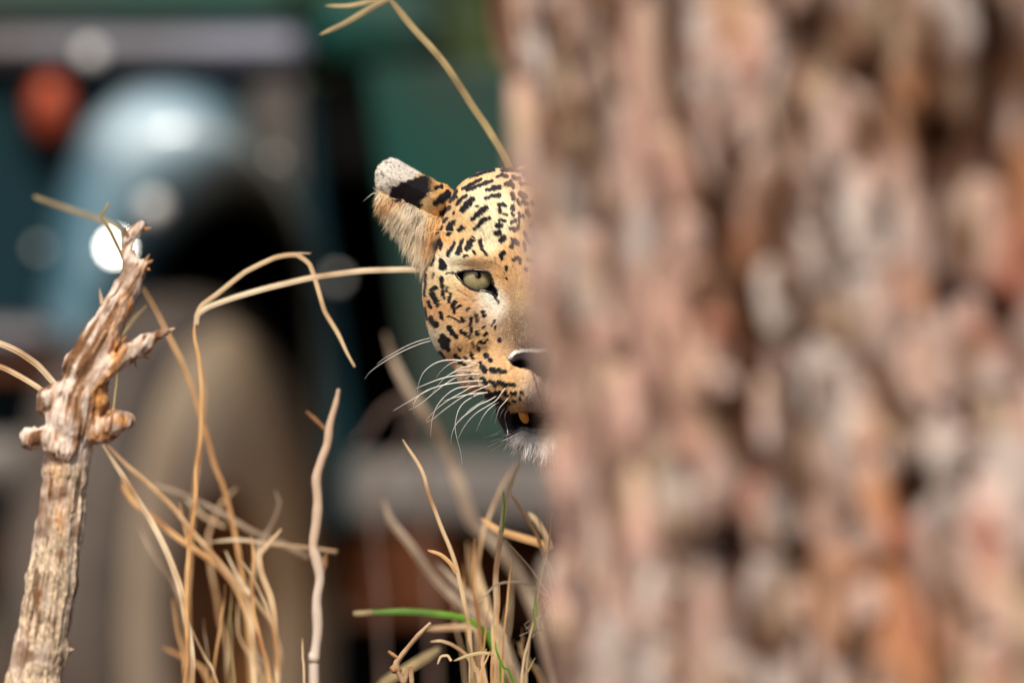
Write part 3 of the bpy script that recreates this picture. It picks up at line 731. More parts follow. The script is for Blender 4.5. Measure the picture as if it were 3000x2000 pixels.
anchors = [(1300,560,236,178,98),(1380,520,238,190,120),(1500,520,232,198,150),(1450,620,248,222,180),(1400,580,248,222,182),(1330,660,243,200,140),(1285,690,222,160,84),
 (1450,690,250,228,190),(1500,730,238,190,122),(1330,770,250,225,190),(1400,765,235,195,140),(1275,850,245,205,150),(1252,910,228,158,86),(1330,850,245,205,150),
 (1440,892,255,244,226),(1400,925,210,174,132),(1360,890,222,172,112),(1300,930,243,186,124),(1290,985,250,212,164),(1262,1005,255,240,215),(1330,1015,233,180,114),
 (1400,1000,232,190,130),(1480,800,228,180,118),(1520,850,212,172,118),(1500,950,184,154,116),(1540,900,202,166,122),(1545,965,150,122,94),(1500,1000,170,140,106),
 (1450,1040,222,176,120),(1430,1100,238,198,148),(1500,1100,234,186,124),(1480,1135,240,186,112),(1540,1130,198,168,138),(1560,1160,186,172,164),(1500,1185,226,190,140),
 (1540,1300,232,228,224),(1590,750,208,160,104),(1590,600,220,180,130),(1350,1100,224,188,148),(1560,1340,232,226,220),(1470,1150,230,180,115)]
anchors = [a_ for a_ in anchors if a_[:2] not in ((1540, 965), (1500, 950), (1500, 1000))] + [(1540, 965, 96, 72, 50), (1500, 950, 150, 120, 86), (1500, 1000, 138, 108, 78), (1565, 930, 104, 76, 52), (1560, 1000, 112, 86, 62), (1590, 880, 130, 98, 68)]
AN = np.array(anchors, float)
leather = [(1488, 1036), (1498, 1052), (1502, 1042), (1515, 1034), (1540, 1031), (1600, 1034), (1600, 1108), (1572, 1100), (1556, 1084), (1520, 1078), (1500, 1066)]
nostril = [(1478, 1036), (1490, 1050), (1504, 1056), (1520, 1050), (1545, 1054), (1556, 1066), (1548, 1080), (1520, 1078), (1500, 1068), (1486, 1054)]
def strokes_col(u, v, col, lst):
    for pts, w_, c_, soft in lst:
        arr = [(a_[0], a_[1], b_[0], b_[1], w_) for a_, b_ in zip(pts[:-1], pts[1:])]
        k = np.clip(-caps_d(u, v, arr) / soft + .5, 0, 1)[:, None]
        col = col * (1 - k) + np.array(c_) * k
    return col
Cz = lambda pts: [(1230 + a_ / 6.349, 900 + b_ / 6.349) for a_, b_ in pts]
BLK = np.array([.0085, .0075, .009])
def coat_color(p, jitter=True):
    """albedo of the coat at a point of the head grid"""
    q = fold(p).astype(float); u, v, w = q.T
    if jitter:
        j = np.stack([u / 7, v / 7, w * 0], 1); du = vnoise(j, 3) * 1.5; dv = vnoise(j, 4) * 1.5
    else: du = dv = 0
    uu, vv = u + du, v + dv
    wt = np.exp(-((u[:, None] - AN[:, 0]) ** 2 + (v[:, None] - AN[:, 1]) ** 2) / (2 * 27.0 ** 2)) + 1e-12
    col = (wt @ lin(AN[:, 2:])) / wt.sum(1)[:, None]
    col = col * 1.06 * np.array([1.0, .985, .98])
    gm = col.mean(1, keepdims=True); col = col * .93 + gm * .07 * np.array([1.05, 1.0, .9])
    n = vnoise(np.stack([u / 18, v / 18, w / 18], 1), 8)[:, None]
    col = col * (1 + .10 * n)
    # nose bridge darker tan
    fr = w > 150
    col = strokes_col(uu, vv, col, [(Cz([(1655, 975), (1670, 930), (1710, 875), (1790, 825), (1900, 800), (2150, 800), (2400, 790)]), 9.5, L3(240, 237, 230, k=.9), 3), (Cz([(2050, 1080), (2090, 1200), (2180, 1500), (2300, 1900)]), 6, L3(120, 90, 84), 4)])
    for poly, c_ in ((leather, L3(38, 28, 32)), (nostril, (.004, .003, .004))):
        k = (np.clip((1.0 - poly_sd(uu, vv, poly)) / 2.5, 0, 1) * fr)[:, None]; col = col * (1 - k) + np.array(c_) * k
    body_m = w < -150
    dsp = caps_d(uu, vv, spots_a)
    k = np.clip((1.2 + 1.0 * np.clip((v - 1040) / 40, 0, 1) - dsp) / 1.4 + .5, 0, 1)[:, None]
    k = k * np.where((w < -260), 0, 1)[:, None]
    sky_sheen = np.clip((760 - v) / 300, 0, 1)[:, None]  # sky sheen painted into the spots, stronger towards the crown
    col = col * (1 - k) + (BLK + sky_sheen * np.array([.004, .006, .012])) * k
    kf = np.clip(-caps_d(uu, vv, faint_a) / 3 + .5, 0, 1)[:, None] * .55
    col = col * (1 - kf) + np.array([.10, .055, .025]) * kf
    # eye surround
    s = poly_sd(uu, vv, lid_poly); k = np.clip((4.5 - s) / 2.5, 0, 1)[:, None]
    col = col * (1 - k) + np.array([.006, .005, .006]) * k
    col = strokes_col(uu, vv, col, [([(1446, 858), (1452, 872), (1462, 888)], 7, (.01, .008, .008), 3), ([(1330, 803), (1316, 802)], 5, (.02, .014, .012), 2)])
    # lips and mouth
    s = poly_sd(uu, vv, lip_poly); k = (np.clip((1.5 - s) / 3, 0, 1) * (w > -60) * (w < 330))[:, None]
    col = col * (1 - k) + np.array([.007, .005, .006]) * k
    # ear
    e = (u < 1290) & (v < 800)
    if e.any():
        eu, ev, ew = uu[e], vv[e], w[e]; ce = col[e]
        sb = poly_sd(eu, ev, ear_back)
        nn = fbm(np.stack([eu / 9, ev / 9, ew / 9], 1), 2, 21)
        isb = sb < 2
        tanb = np.array(L3(242, 208, 154, k=.9)); white = np.array(L3(246, 238, 226, k=.92))
        band = poly_sd(eu, ev, ear_black)
        # side of the band: white beyond it, tan below it
        far = (eu - 1050) * .72 + (ev - 430) * .95 < 205
        cb = np.where(far[:, None], white, tanb)
        speck = np.clip((nn - .30 + (1140 - eu) / 60 * .55) * 2.0, 0, .75) * far
        cb = cb * (1 - speck[:, None]) + np.array([.05, .036, .03]) * speck[:, None]
        kb = np.clip(-(band + nn * 5) / 4 + .5, 0, 1)[:, None]; cb = cb * (1 - kb) + np.array([.012, .009, .013]) * kb
        rim = np.clip((sb + 5) / 3, 0, 1)[:, None] * (eu < 1125)[:, None]; cb = cb * (1 - rim) + white * .9 * rim
        ct = np.array(L3(246, 226, 190, k=.95)) * (1 + .25 * nn[:, None])
        br = np.exp(-(((eu - 1145) / 38) ** 2 + ((ev - 592) / 22) ** 2))[:, None]; ct = ct * (1 - br * .9) + np.array(L3(222, 162, 92, k=.85)) * br * .9
        br = np.exp(-(((eu - 1265) / 26) ** 2 + ((ev - 690) / 60) ** 2))[:, None]; br = np.clip(br * 1.3, 0, 1); ct = ct * (1 - br * .8) + np.array(L3(222, 158, 80, k=.8)) * br * .8
        dk = np.exp(-(((eu - 1232) / 16) ** 2 + ((ev - 634) / 12) ** 2))[:, None]; ct = ct * (1 - dk * .9) + np.array([.02, .012, .008]) * dk * .9
        back = isb & ~((ev > 545 + (eu - 1100) * .42 + 6) & (band > 4) & (eu < 1225))
        cc = np.where(back[:, None], cb, ct)
        inear = (np.minimum(sb, poly_sd(eu, ev, ear_tuft)) < 3)
        blend = np.clip((1285 - eu) / 30, 0, 1)[:, None]
        k2 = (inear[:, None]) * blend
        ks = np.clip(-caps_d(eu, ev, spots_a) / 1.6 + .6, 0, 1)[:, None] * (eu[:, None] > 1262)
        cc = cc * (1 - ks) + BLK * ks
        col[e] = ce * (1 - k2) + cc * k2
    return np.clip(col, .002, .9)

def to_world(p): return np.stack([(p[:, 0] - 1500) * S, -p[:, 2] * S, EYE - (p[:, 1] - 1000) * S], 1)

# body behind the tree
def body_sdf(p):
    p = np.asarray(p, np.float32)
    d = cone(p, (2050, 1050, -560), (2550, 1320, -900), 300, 400)
    d = smin(d, ell(p, (2750, 1450, -1000), (620, 470, 330)), 120)
    d = smin(d, ell(p, (3900, 1420, -1350), (900, 400, 320)), 160)
    d = smin(d, ell(p, (4900, 1400, -1600), (480, 430, 310)), 140)
    G = 3391 - 20
    for (x, y, z, back) in ((2560, 1600, -760, 0), (2760, 1600, -1230, 0), (4850, 1550, -1380, 1), (5050, 1550, -1830, 1)):
        if not back:
            L_ = [((x, y, z), 215), ((x + 110, 2250, z), 130), ((x - 10, 2780, z), 88), ((x - 10, G - 170, z), 76), ((x - 60, G - 60, z), 90)]
        else:
            L_ = [((x, y, z), 290), ((x - 180, 2250, z), 175), ((x + 260, 2760, z), 86), ((x + 150, G - 180, z), 74), ((x + 60, G - 60, z), 88)]
        for (a_, ra), (b_, rb) in zip(L_[:-1], L_[1:]): d = smin(d, cone(p, a_, b_, ra, rb), 50)
        d = smin(d, ell(p, (L_[-1][0][0] - 110, G - 45, z), (150, 50, 100)), 40)
    T_ = [((5250, 1250, -1700), 110), ((5600, 1700, -1800), 84), ((5800, 2300, -1850), 74), ((6100, 2750, -1850), 68), ((6500, 2800, -1850), 58)]
    for (a_, ra), (b_, rb) in zip(T_[:-1], T_[1:]): d = smin(d, cone(p, a_, b_, ra, rb), 40)
    return d

HV, HQ = surface_nets(head_sdf, (1075, 440, -420), (2380, 1380, 420), 10.5)
HV = project(head_sdf, HV, 2); HV, HQ = subdivide(HV, HQ)
m = (HV[HQ].mean(1)[:, 0] < 2330); HQ = HQ[m]
HV = project(head_sdf, HV, 2)
# eye sockets: sink the skin inside the lid outline
fu = fold(HV).astype(float); front = HV[:, 2] > 40
s_l = poly_sd(fu[:, 0], fu[:, 1], lid_poly)
HVn = HV.copy(); HVn[:, 2] -= np.where(front, np.clip((1.0 - s_l) / 3.0, 0, 1) * 46, 0)
HC = coat_color(HV)
BV, BQ = surface_nets(body_sdf, (1700, 600, -2300), (6650, 3400, -150), 34)
BV = project(body_sdf, BV, 2, 20); BV, BQ = subdivide(BV, BQ)
ctrs = []
tr = rng.integers(0, len(BV), 1500)
cen = BV[tr]; keep = []
for c_ in cen:
    if all(np.sum((c_ - k_) ** 2) > 150 ** 2 for k_ in keep): keep.append(c_)
keep = np.array(keep); wob = BV + 28 * np.stack([vnoise(BV / 60, s_) for s_ in (1, 2, 3)], 1)
dm = np.full(len(BV), 1e9)
for c_ in keep: dm = np.minimum(dm, np.linalg.norm(wob - c_, axis=1))
ring = (np.abs(dm - 55) < 20) & (vnoise(BV / 45, 7) > -.35)
BC = np.tile(np.array(L3(232, 186, 122, k=.8)), (len(BV), 1)); bel = np.clip((BV[:, 1] - 1650) / 300, 0, 1)[:, None]
BC = BC * (1 - bel * .4) + np.array(L3(240, 228, 205, k=.8)) * bel * .4
BC[dm < 36] *= np.array([.8, .66, .5]); BC[ring] = BLK
V = np.concatenate([HVn, BV]); Q = np.concatenate([HQ, BQ + len(HVn)]); COLS = np.concatenate([HC, BC])
leo = empty('leopard', to_world(np.array([[3700.0, 3391.0, -1250.0]]))[0], 'spotted leopard peering out from behind the pine with one eye showing', 'leopard')
mesh_obj('body', to_world(V), Q[:, ::-1].copy(), M['skin'], leo, colors=COLS)

# ---- fur
def make_fur():
    tri = HV[HQ]; cen = tri.mean(1)
    nrm = np.cross(tri[:, 2] - tri[:, 0], tri[:, 3] - tri[:, 1]); area = np.linalg.norm(nrm, axis=1) / 2
    ng = grad(head_sdf, cen)
    wgt = area.copy()
    vis = (cen[:, 0] < 1680)
    wgt *= np.where(vis, 1, .10) * np.where(ng[:, 2] > -.35, 1, .15)
    fc = fold(cen).astype(float)
    sl_ = poly_sd(fc[:, 0], fc[:, 1], lid_poly); lp = poly_sd(fc[:, 0], fc[:, 1], lip_poly)
    wgt *= np.where((sl_ < np.where(fc[:, 1] < 800, 1.0, 4.5)) & (cen[:, 2] > 40), 0, 1) * np.where((lp < -3) & (cen[:, 2] > -60), .12, 1)
    nose = ((poly_sd(fc[:, 0], fc[:, 1], leather) < 0) | (poly_sd(fc[:, 0], fc[:, 1], nostril) < 1)) & (cen[:, 2] > 150)
    wgt *= np.where(nose, 0, 1)
    pst = poly_sd(fc[:, 0], fc[:, 1], ear_tuft); wgt *= np.where((pst < 3) & (fc[:, 0] < 1290), 1.8, 1)
    N = 175000
    fi = rng.choice(len(HQ), N, p=wgt / wgt.sum())
    a_, b_ = rng.random((2, N, 1))
    t = tri[fi]; root = (t[:, 0] * (1 - a_) + t[:, 1] * a_) * (1 - b_) + (t[:, 3] * (1 - a_) + t[:, 2] * a_) * b_
    n = grad(head_sdf, root)
    q = fold(root).astype(float); sgn = np.where(root[:, 0] <= MID, 1.0, -1.0)
    u, v, w = q.T
    # comb direction, written for the folded (left) half
    D = np.stack([u - 1580, v - 1040, w - 360], 1); D /= np.linalg.norm(D, axis=1)[:, None]
    low = np.clip((v - 800) / 120, 0, 1); D[:, 1] += .75 * low; D[:, 0] -= .25 * low
    chin = np.clip((v - 1235) / 20, 0, 1); D = D * (1 - chin[:, None]) + np.stack([-.75 + .8 * np.clip((u - 1490) / 80, 0, 1), np.full(len(u), .95), np.full(len(u), .1)], 1) * chin[:, None]
    sbk = poly_sd(u, v, ear_back); stf = poly_sd(u, v, ear_tuft)
    iseb = (sbk < 2) & (u < 1300); iset = (stf < 2) & ~((sbk < -6)) & (u < 1290)
    D = np.where(iseb[:, None], np.array([-.85, -.45, .1]), D)
    tdir = np.stack([-.8 + (v - 560) / 420, .55 + (v - 560) / 260, np.full(len(v), .1)], 1)
    D = np.where(iset[:, None], tdir, D)
    brow = np.clip(1 - np.abs(v - 777) / 26, 0, 1) * np.clip((1450 - u) / 20, 0, 1) * np.clip((u - 1325) / 20, 0, 1) * (w > 40); D = D * (1 - brow[:, None]) + np.array([-.95, .32, .1]) * brow[:, None]
    jj = np.stack([u / 26, v / 26, w / 26], 1)
    D += .35 * np.stack([vnoise(jj, 11), vnoise(jj, 12), vnoise(jj, 13)], 1) + .15 * rng.normal(size=D.shape)
    D[:, 0] *= sgn
    D -= n * (D * n).sum(1)[:, None]; D /= np.linalg.norm(D, axis=1)[:, None] + 1e-9
    ln = 12.5 + 4 * vnoise(jj * .5, 15)
    ln = np.where((u > 1430) & (v > 850) & (v < 1080), 8.5, ln)            # short on the muzzle bridge
    ln = np.where((v > 560) & (v < 720) & (u > 1350), 12, ln)
    ln = np.where(u < 1300, ln * 1.15, ln)
    ln = np.where(iseb, 11, ln); ln = np.where(iset, 11 + 34 * rng.random(N) ** 1.5, ln)
    ln = np.where((v > 1262), 14 + 44 * rng.random(N) ** 1.7, ln)
    ln = np.where(iseb & (u > 1262), 14, ln)
    ln = ln * rng.uniform(.7, 1.25, N)
    lift = np.where(iset, .45, .30) + .08 * rng.normal(size=N); lift = np.clip(np.where(v > 1262, .42, lift), .06, .8)
    d2 = D + n * lift[:, None]; d2 /= np.linalg.norm(d2, axis=1)[:, None]
    bendv = np.where(iset[:, None], np.array([0., .35, 0]), 0) + .10 * rng.normal(size=D.shape)
    wd = np.where(iset | (v > 1262), .8, .85)[:, None] * rng.uniform(.6, 1.2, (N, 1))
    side = np.cross(d2, n); side /= np.linalg.norm(side, axis=1)[:, None] + 1e-9
    L_ = ln[:, None]
    p0 = root - n * 1.0; p1 = root + d2 * L_ * .5; p2 = root + (d2 + (D - d2) * .4 + bendv) * L_
    VV = np.stack([p0 - side * wd, p0 + side * wd, p1 + side * wd * .85, p1 - side * wd * .85, p2], 1).reshape(-1, 3)
    b0 = np.arange(N)[:, None] * 5
    Fq = b0 + np.array([[0, 1, 2, 3]]); Ft = b0 + np.array([[3, 2, 4]])
    cl = coat_color(root + np.where(iset | (v > 1262), 0, .42)[:, None] * d2 * L_) * (1 + .17 * rng.normal(size=(N, 1)))
    lum = cl.mean(1)
    dark = rng.random(N) < .04; cl[dark & (lum > .1)] *= .45
    pale = (rng.random(N) < .10) & (lum > .1); cl[pale] = cl[pale] * .5 + np.array([.8, .72, .6]) * .5
    sh = iset & (rng.random(N) < .06); cl[sh] = np.array(L3(150, 104, 62)) * rng.uniform(.7, 1.2, (sh.sum(), 1))
    wh = iset & (rng.random(N) < .42) & ~((v < 610) & (u < 1190)) & (u < 1255); cl[wh] = np.array(L3(246, 230, 205, k=.9)) * rng.uniform(.75, 1, (wh.sum(), 1))
    cl *= (1 + .16 * vnoise(np.stack([u / 5, v / 5, w / 5], 1), 77) + .10 * vnoise(np.stack([u / 12, v / 12, w / 12], 1), 78))[:, None]; cl = np.clip(cl, .003, .95)
    cl = np.repeat(cl[:, None, :], 5, 1); cl[:, 4] *= 1.08; cl[:, 2:4] *= 1.04
    o = mesh_obj('fur', to_world(VV), [Fq, Ft], M['fur'], leo, colors=np.clip(cl.reshape(-1, 3), 0, 1))
    o['kind'] = 'stuff'
make_fur()

# ---- surface depth of the face at (u,v)
def depth_at(u, v):
    ws = np.arange(420, -200, -4.0); pts = np.stack([np.full(len(ws), u), np.full(len(ws), v), ws], 1)
    d = head_sdf(pts); i_ = np.argmax(d < 0); return float(ws[i_]) if (d < 0).any() else 0.0

# ---- eyes
def eyes():
    w0 = depth_at(1399, 815)
    m, t, b = new_mat('leopard_eye'); b.inputs['Roughness'].default_value = .04; b.inputs['Coat Weight'].default_value = 1; b.inputs['Coat Roughness'].default_value = .02
    at = t.nodes.new('ShaderNodeVertexColor'); at.layer_name = 'Col'; t.links.new(at.outputs[0], b.inputs['Base Color'])
    for sx in (0, 1):
        R = 60.0; cu, cv = 1399.5, 812.0; cw = w0 - 9 - R
        if sx: cu = 2 * MID - cu
        th = np.linspace(0, math.pi, 120); ph = np.linspace(0, 2 * math.pi, 96, endpoint=False)
        T_, P_ = np.meshgrid(th, ph, indexing='ij')
        ir = R * np.sin(T_); front = T_ < math.pi / 2
        p = np.stack([cu + ir * np.cos(P_), cv + ir * np.sin(P_), cw + R * np.cos(T_)], -1).reshape(-1, 3)
        x, y = p[:, 0] - cu, p[:, 1] - cv; r_ = np.hypot(x, y); r2 = np.hypot(x - 2, y + 5)
        fib = fbm(np.stack([np.arctan2(y, x) * 9, r_ / 14, r_ * 0], 1), 3, 40)
        lid_shade = np.clip((-y - 10) / 14, 0, 1)[:, None]; iris = np.array(L3(170, 162, 120)) * (1 - .35 * lid_shade) * (1 + .13 * fib[:, None])  # lid shadow painted into the top of the iris
        gold = np.array(L3(150, 112, 44)); kk = np.clip(1 - (r2 - 10) / 10, 0, 1)[:, None]; iris = iris * (1 - kk * .7) + gold * kk * .7
        edge = np.clip((r_ - 36) / 7, 0, 1)[:, None]; iris = iris * (1 - edge * .8) + np.array(L3(104, 90, 48)) * edge * .8
        k = np.clip((r_ - 41.2) / 1.5, 0, 1)[:, None]; colr = iris * (1 - k) + np.array([.012, .008, .006]) * k
        k = np.clip((11.2 - r2) / 1.5, 0, 1)[:, None]; colr = colr * (1 - k) + np.array([.002, .002, .003]) * k
        colr[(p[:, 2] < cw)] = (.02, .012, .01)
        i = np.arange(119)[:, None]; j = np.arange(96)[None, :]; j2 = (j + 1) % 96
        F = np.stack([i * 96 + j, i * 96 + j2, (i + 1) * 96 + j2, (i + 1) * 96 + j], -1).reshape(-1, 4)
        mesh_obj('eye', to_world(p), F, m, leo, colors=colr)
        # lid rim along the outline
        pp = catmull(lid_poly + [lid_poly[0]], 4)
        ws = np.array([max(depth_at(a_, b_), cw + math.sqrt(max(0, R * R - (a_ - 1399.5) ** 2 - (b_ - 812) ** 2)) if math.hypot(a_ - 1399.5, b_ - 812) < R else -1e9) for a_, b_ in pp])
        ws = np.convolve(np.concatenate([ws[-4:-1], ws, ws[1:4]]), np.ones(7) / 7, 'valid')
        q = np.stack([pp[:, 0] if not sx else 2 * MID - pp[:, 0], pp[:, 1], ws + 1], 1)
        upper = np.array([1.0 if b_ < 806 else 1.0 for a_, b_ in pp])
        wd = np.where(pp[:, 0] > 1446, 1.6, np.where(pp[:, 1] > 806, 3.3, 2.3)) * S
        sweep('eyelid', to_world(q), wd, wd, M['lid'], leo, prof=8)
eyes()

# ---- mouth: canine tooth and wet lip edges
def tube(name, pts, r0, r1, mat, mid=None):
    pp = catmull(pts, 6); n = len(pp); w_ = np.linspace(r0, r1, n) * S
    if mid: w_ = np.interp(np.linspace(0, 1, n), [0, .5, 1], [r0, mid, r1]) * S
    return sweep(name, to_world(pp), w_, w_, mat, leo, prof=8)
for sx in (0, 1):
    X = (lambda u: 2 * MID - u) if sx else (lambda u: u)
    V, F, caps, uvs = sweep_vf(to_world(catmull([(X(1530), 1186, 268), (X(1533), 1212, 280), (X(1539), 1228, 280), (X(1543), 1237, 276)], 5)), np.array(np.interp(np.linspace(0, 1, 16), [0, .5, .85, 1], [14, 13, 9, 3])) * S, np.array(np.interp(np.linspace(0, 1, 16), [0, .5, .85, 1], [14, 13, 9, 3])) * S, prof=12)
    mesh_obj('canine_tooth', V, [F, np.array(caps)], M['tooth'], leo)
    D_ = lambda a_, b_: (X(1380 + a_ / 6.03), 1100 + b_ / 6.03)
    tube('lip_edge', [(*D_(600, 660), 215), (*D_(615, 780), 230), (*D_(640, 920), 240), (*D_(655, 1050), 250)], 2.2, 3.4, M['lip'], 3.6)
    tube('lip_edge', [(*D_(650, 1060), 252), (*D_(740, 1020), 268), (*D_(830, 960), 280), (*D_(960, 925), 288)], 3.2, 3.0, M['lip'], 3.6)

# ---- whiskers
Wz = lambda pts: [(1050 + a_ / 3.92, 960 + b_ / 3.92) for a_, b_ in pts]
whisk = [([(835,115),(700,150),(560,205),(420,280),(300,350),(205,420)], 1.0), ([(835,150),(720,180),(560,245),(400,325),(250,420),(130,510),(72,590)], 1.1),
 ([(1400,430),(1300,390),(1200,372),(1080,368),(960,380),(860,420),(770,490),(720,570),(692,660),(680,740)], 1.7),
 ([(1385,385),(1300,370),(1180,378),(1080,400),(1000,450),(940,510),(895,575)], 1.1), ([(1385,430),(1280,435),(1180,460),(1090,510),(1010,560),(930,640),(850,745)], 1.2),
 ([(1400,480),(1280,482),(1160,490),(1060,530),(1000,570)], 1.1), ([(1400,530),(1250,535),(1100,550),(960,580),(820,630),(700,680),(660,697)], 1.8),
 ([(1395,555),(1280,548),(1150,560),(1020,630),(900,720),(780,820),(680,895),(585,940)], 1.5), ([(1440,605),(1300,610),(1150,625),(1000,650),(870,690),(760,740),(640,810),(520,880),(405,950)], 1.9),
 ([(1440,610),(1200,624),(1000,652),(850,692),(740,745),(680,800),(645,870),(640,930),(648,990)], 1.4), ([(1420,660),(1280,670),(1160,685),(1070,725),(980,800),(910,890),(870,980),(845,1090),(832,1250)], 1.6),
 ([(1440,650),(1300,680),(1200,735),(1080,800),(960,880),(860,970),(780,1055)], 1.4), ([(1540,640),(1440,680),(1330,730),(1200,790),(1080,870),(960,960),(860,1040),(785,1078)], 1.3),
 ([(1515,738),(1400,745),(1250,765),(1100,800),(975,838)], 1.7), ([(1500,742),(1380,760),(1280,810),(1200,870),(1150,950),(1125,1040),(1115,1130),(1130,1240),(1165,1370),(1200,1568)], 1.4),
 ([(1610,765),(1500,830),(1390,880),(1280,960),(1180,1040),(1110,1130),(1075,1230),(1063,1330)], 1.6), ([(1480,810),(1380,870),(1280,940),(1210,1020),(1170,1080)], 1.2),
 ([(1705,660),(1650,740),(1580,830),(1480,895),(1360,970),(1270,1060),(1200,1160),(1145,1270)], 1.4), ([(1630,845),(1560,880),(1490,940),(1430,1020),(1390,1100),(1355,1185)], 1.4),
 ([(1610,895),(1560,960),(1515,1060)], 1.1), ([(1740,780),(1680,850),(1620,920),(1590,1010),(1565,1110)], 1.3), ([(1690,910),(1650,960),(1620,1030)], 1.0), ([(1730,920),(1690,975),(1680,1050)], 1.0),
 ([(1650,1170),(1560,1220),(1430,1262)], .9), ([(1670,1265),(1600,1310),(1470,1375)], .9), ([(1700,1310),(1620,1350),(1520,1410)], .9), ([(1650,1212),(1580,1226),(1520,1244)], .8), ([(1660,1262),(1590,1282),(1510,1312)], .8),
 ([(1830,1440),(1860,1500),(1880,1568)], .8)]
for pts, r in whisk:
    pz = Wz(pts); n = len(pz); w0 = depth_at(*pz[0]) - 4
    pw = [(a_, b_, w0 + 26 * math.sin(1.6 * k / (n - 1)) - 60 * (k / (n - 1)) ** 2) for k, (a_, b_) in enumerate(pz)]
    tube('whisker', pw, r * .85, .3, M['whisker'], r * .8)
pz = Z1([(1355,1075),(1250,1030),(1130,990),(1000,975),(880,980),(790,1000),(700,1040)])
M['browhair'] = simple('brow_whisker', L3(250, 220, 160), .4)
w0 = depth_at(*pz[0]); tube('brow_whisker', [(a_, b_, w0 + 6 + 22 * math.sin(math.pi * k / 6)) for k, (a_, b_) in enumerate(pz)], 1.1, .5, M['browhair'])

# ---------------------------------------------------------------- broken branch at the left
def branch():
    yb = -.24
    q = 1.2755
    def Z5(a_, b_): return (a_ / 1.8667, 560 + b_ / 1.8667)
    def Z6(a_, b_): return (a_ / 1.568, 1000 + b_ / 1.568)
    segs = []
    def chain(pts, rs, off=0):
        for (a_, b_), ra, rb in zip(zip(pts[:-1], pts[1:]), rs[:-1], rs[1:]): segs.append((a_, b_, ra, rb))
    stem = [(*Z6(120, 1900), -10), (*Z6(150, 1600), 0), (*Z6(190, 1400), 0), (*Z6(240, 1100), 5), (*Z6(275, 850), 0), (*Z6(300, 600), 0), (*Z6(315, 480), 5)]
    chain([(*stem[0][:2], 0)] + stem[1:], [84, 80, 76, 72, 68, 66, 66])
    chain([(75, 3391, 0), (*Z6(120, 1900), -10)], [100, 84])
    chain([(*Z5(370, 1400), 5), (*Z5(385, 1250), 20), (*Z5(440, 1130), 20), (*Z5(480, 1000), 15)], [66, 72, 62, 58])
    chain([(*Z5(400, 1100), 15), (*Z5(470, 950), 20), (*Z5(560, 800), 20), (*Z5(650, 620), 15), (*Z5(700, 520), 10), (*Z5(735, 430), 5)], [42, 58, 52, 38, 32, 30])
    chain([(*Z5(735, 430), 5), (*Z5(712, 350), 0), (*Z5(705, 270), 0), (*Z5(745, 215), 5), (*Z5(775, 200), 10)], [28, 16, 15, 18, 17])
    chain([(*Z5(735, 440), 10), (*Z5(790, 400), 15)], [22, 12])
    chain([(*Z5(520, 1060), 50), (*Z5(620, 950), 60), (*Z5(720, 880), 65), (*Z5(800, 830), 65)], [24, 20, 26, 26])
    chain([(*Z5(800, 830), 65), (*Z5(860, 790), 60), (*Z5(925, 765), 55)], [20, 10, 8])
    chain([(*Z5(430, 1330), 20), (*Z5(560, 1310), 40), (*Z5(640, 1260), 50), (*Z5(690, 1250), 45)], [40, 34, 34, 22])
    chain([(*Z5(300, 1340), 30), (*Z5(200, 1350), 50), (*Z5(165, 1350), 50)], [34, 28, 30])
    chain([(*Z5(260, 1350), 60), (*Z5(340, 1420), 66)], [32, 30])
    chain([(*Z5(330, 1080), 40), (*Z5(260, 1130), 40), (*Z5(235, 1190), 35)], [26, 26, 16])
    chain([(*Z5(390, 1120), 60), (*Z5(480, 1110), 66)], [18, 14])
    chain([(*Z5(545, 1050), 30), (*Z5(555, 1150), 35), (*Z5(530, 1230), 30)], [24, 22, 12])
    chain([(*Z6(280, 1445), 20), (*Z6(345, 1410), 25)], [7, 4])
    segs_a = segs
    def f(p):
        p = np.asarray(p, np.float32); d = None
        for a_, b_, ra, rb in segs_a:
            c_ = cone(p, a_, b_, ra, rb); d = c_ if d is None else smin(d, c_, 14)
        near = np.abs(d) < 40
        # long fibres run along the stem; knots and dents
        pp = p[near]; sf = pp[:, 0] + (pp[:, 1] - 1150) * np.where(pp[:, 1] < 1150, .53, .137); nn = 5.5 * fbm(np.stack([sf / 13, pp[:, 1] / 120, pp[:, 2] / 13], 1), 3, 50) + 3.5 * fbm(pp / 30, 2, 60)
        d = d.copy(); d[near] += nn.astype(np.float32)
        return d
    V, Q = surface_nets(f, (-30, 640, -110), (520, 2080, 170), 7)
    V, Q = subdivide(V, Q); V = project(f, V, 2, 4)
    V2, Q2 = surface_nets(f, (-60, 2050, -120), (260, 3420, 120), 12)
    nv = len(V); V = np.concatenate([V, V2]); Q = np.concatenate([Q, Q2 + nv])
    sf = V[:, 0] + (V[:, 1] - 1150) * np.where(V[:, 1] < 1150, .53, .137); n1 = fbm(np.stack([sf / 17, V[:, 1] / 130, V[:, 2] / 20], 1), 3, 70); n2 = fbm(V / 9, 2, 80); n3 = fbm(V / 60, 2, 90)
    grey = np.array(L3(218, 202, 188)); brown = np.array(L3(168, 128, 96)); tan = np.array(L3(222, 198, 168)); org = np.array(L3(198, 140, 80)); dk = np.array(L3(76, 48, 30))
    k = np.clip(n1 * 1.6 + .5, 0, 1)[:, None]; c = grey * k + brown * (1 - k)
    k = (np.clip((V[:, 1] - 1330) / 60, 0, 1) * np.clip(n3 + .75, 0, 1))[:, None]; c = c * (1 - k) + tan * (.75 + .25 * n2[:, None]) * k
    # freshly broken orange wood on the right of the upper stem
    def blob(a_, b_, ra, rb): return np.exp(-((V[:, 0] - Z5(a_, b_)[0]) / ra) ** 2 - ((V[:, 1] - Z5(a_, b_)[1]) / rb) ** 2)
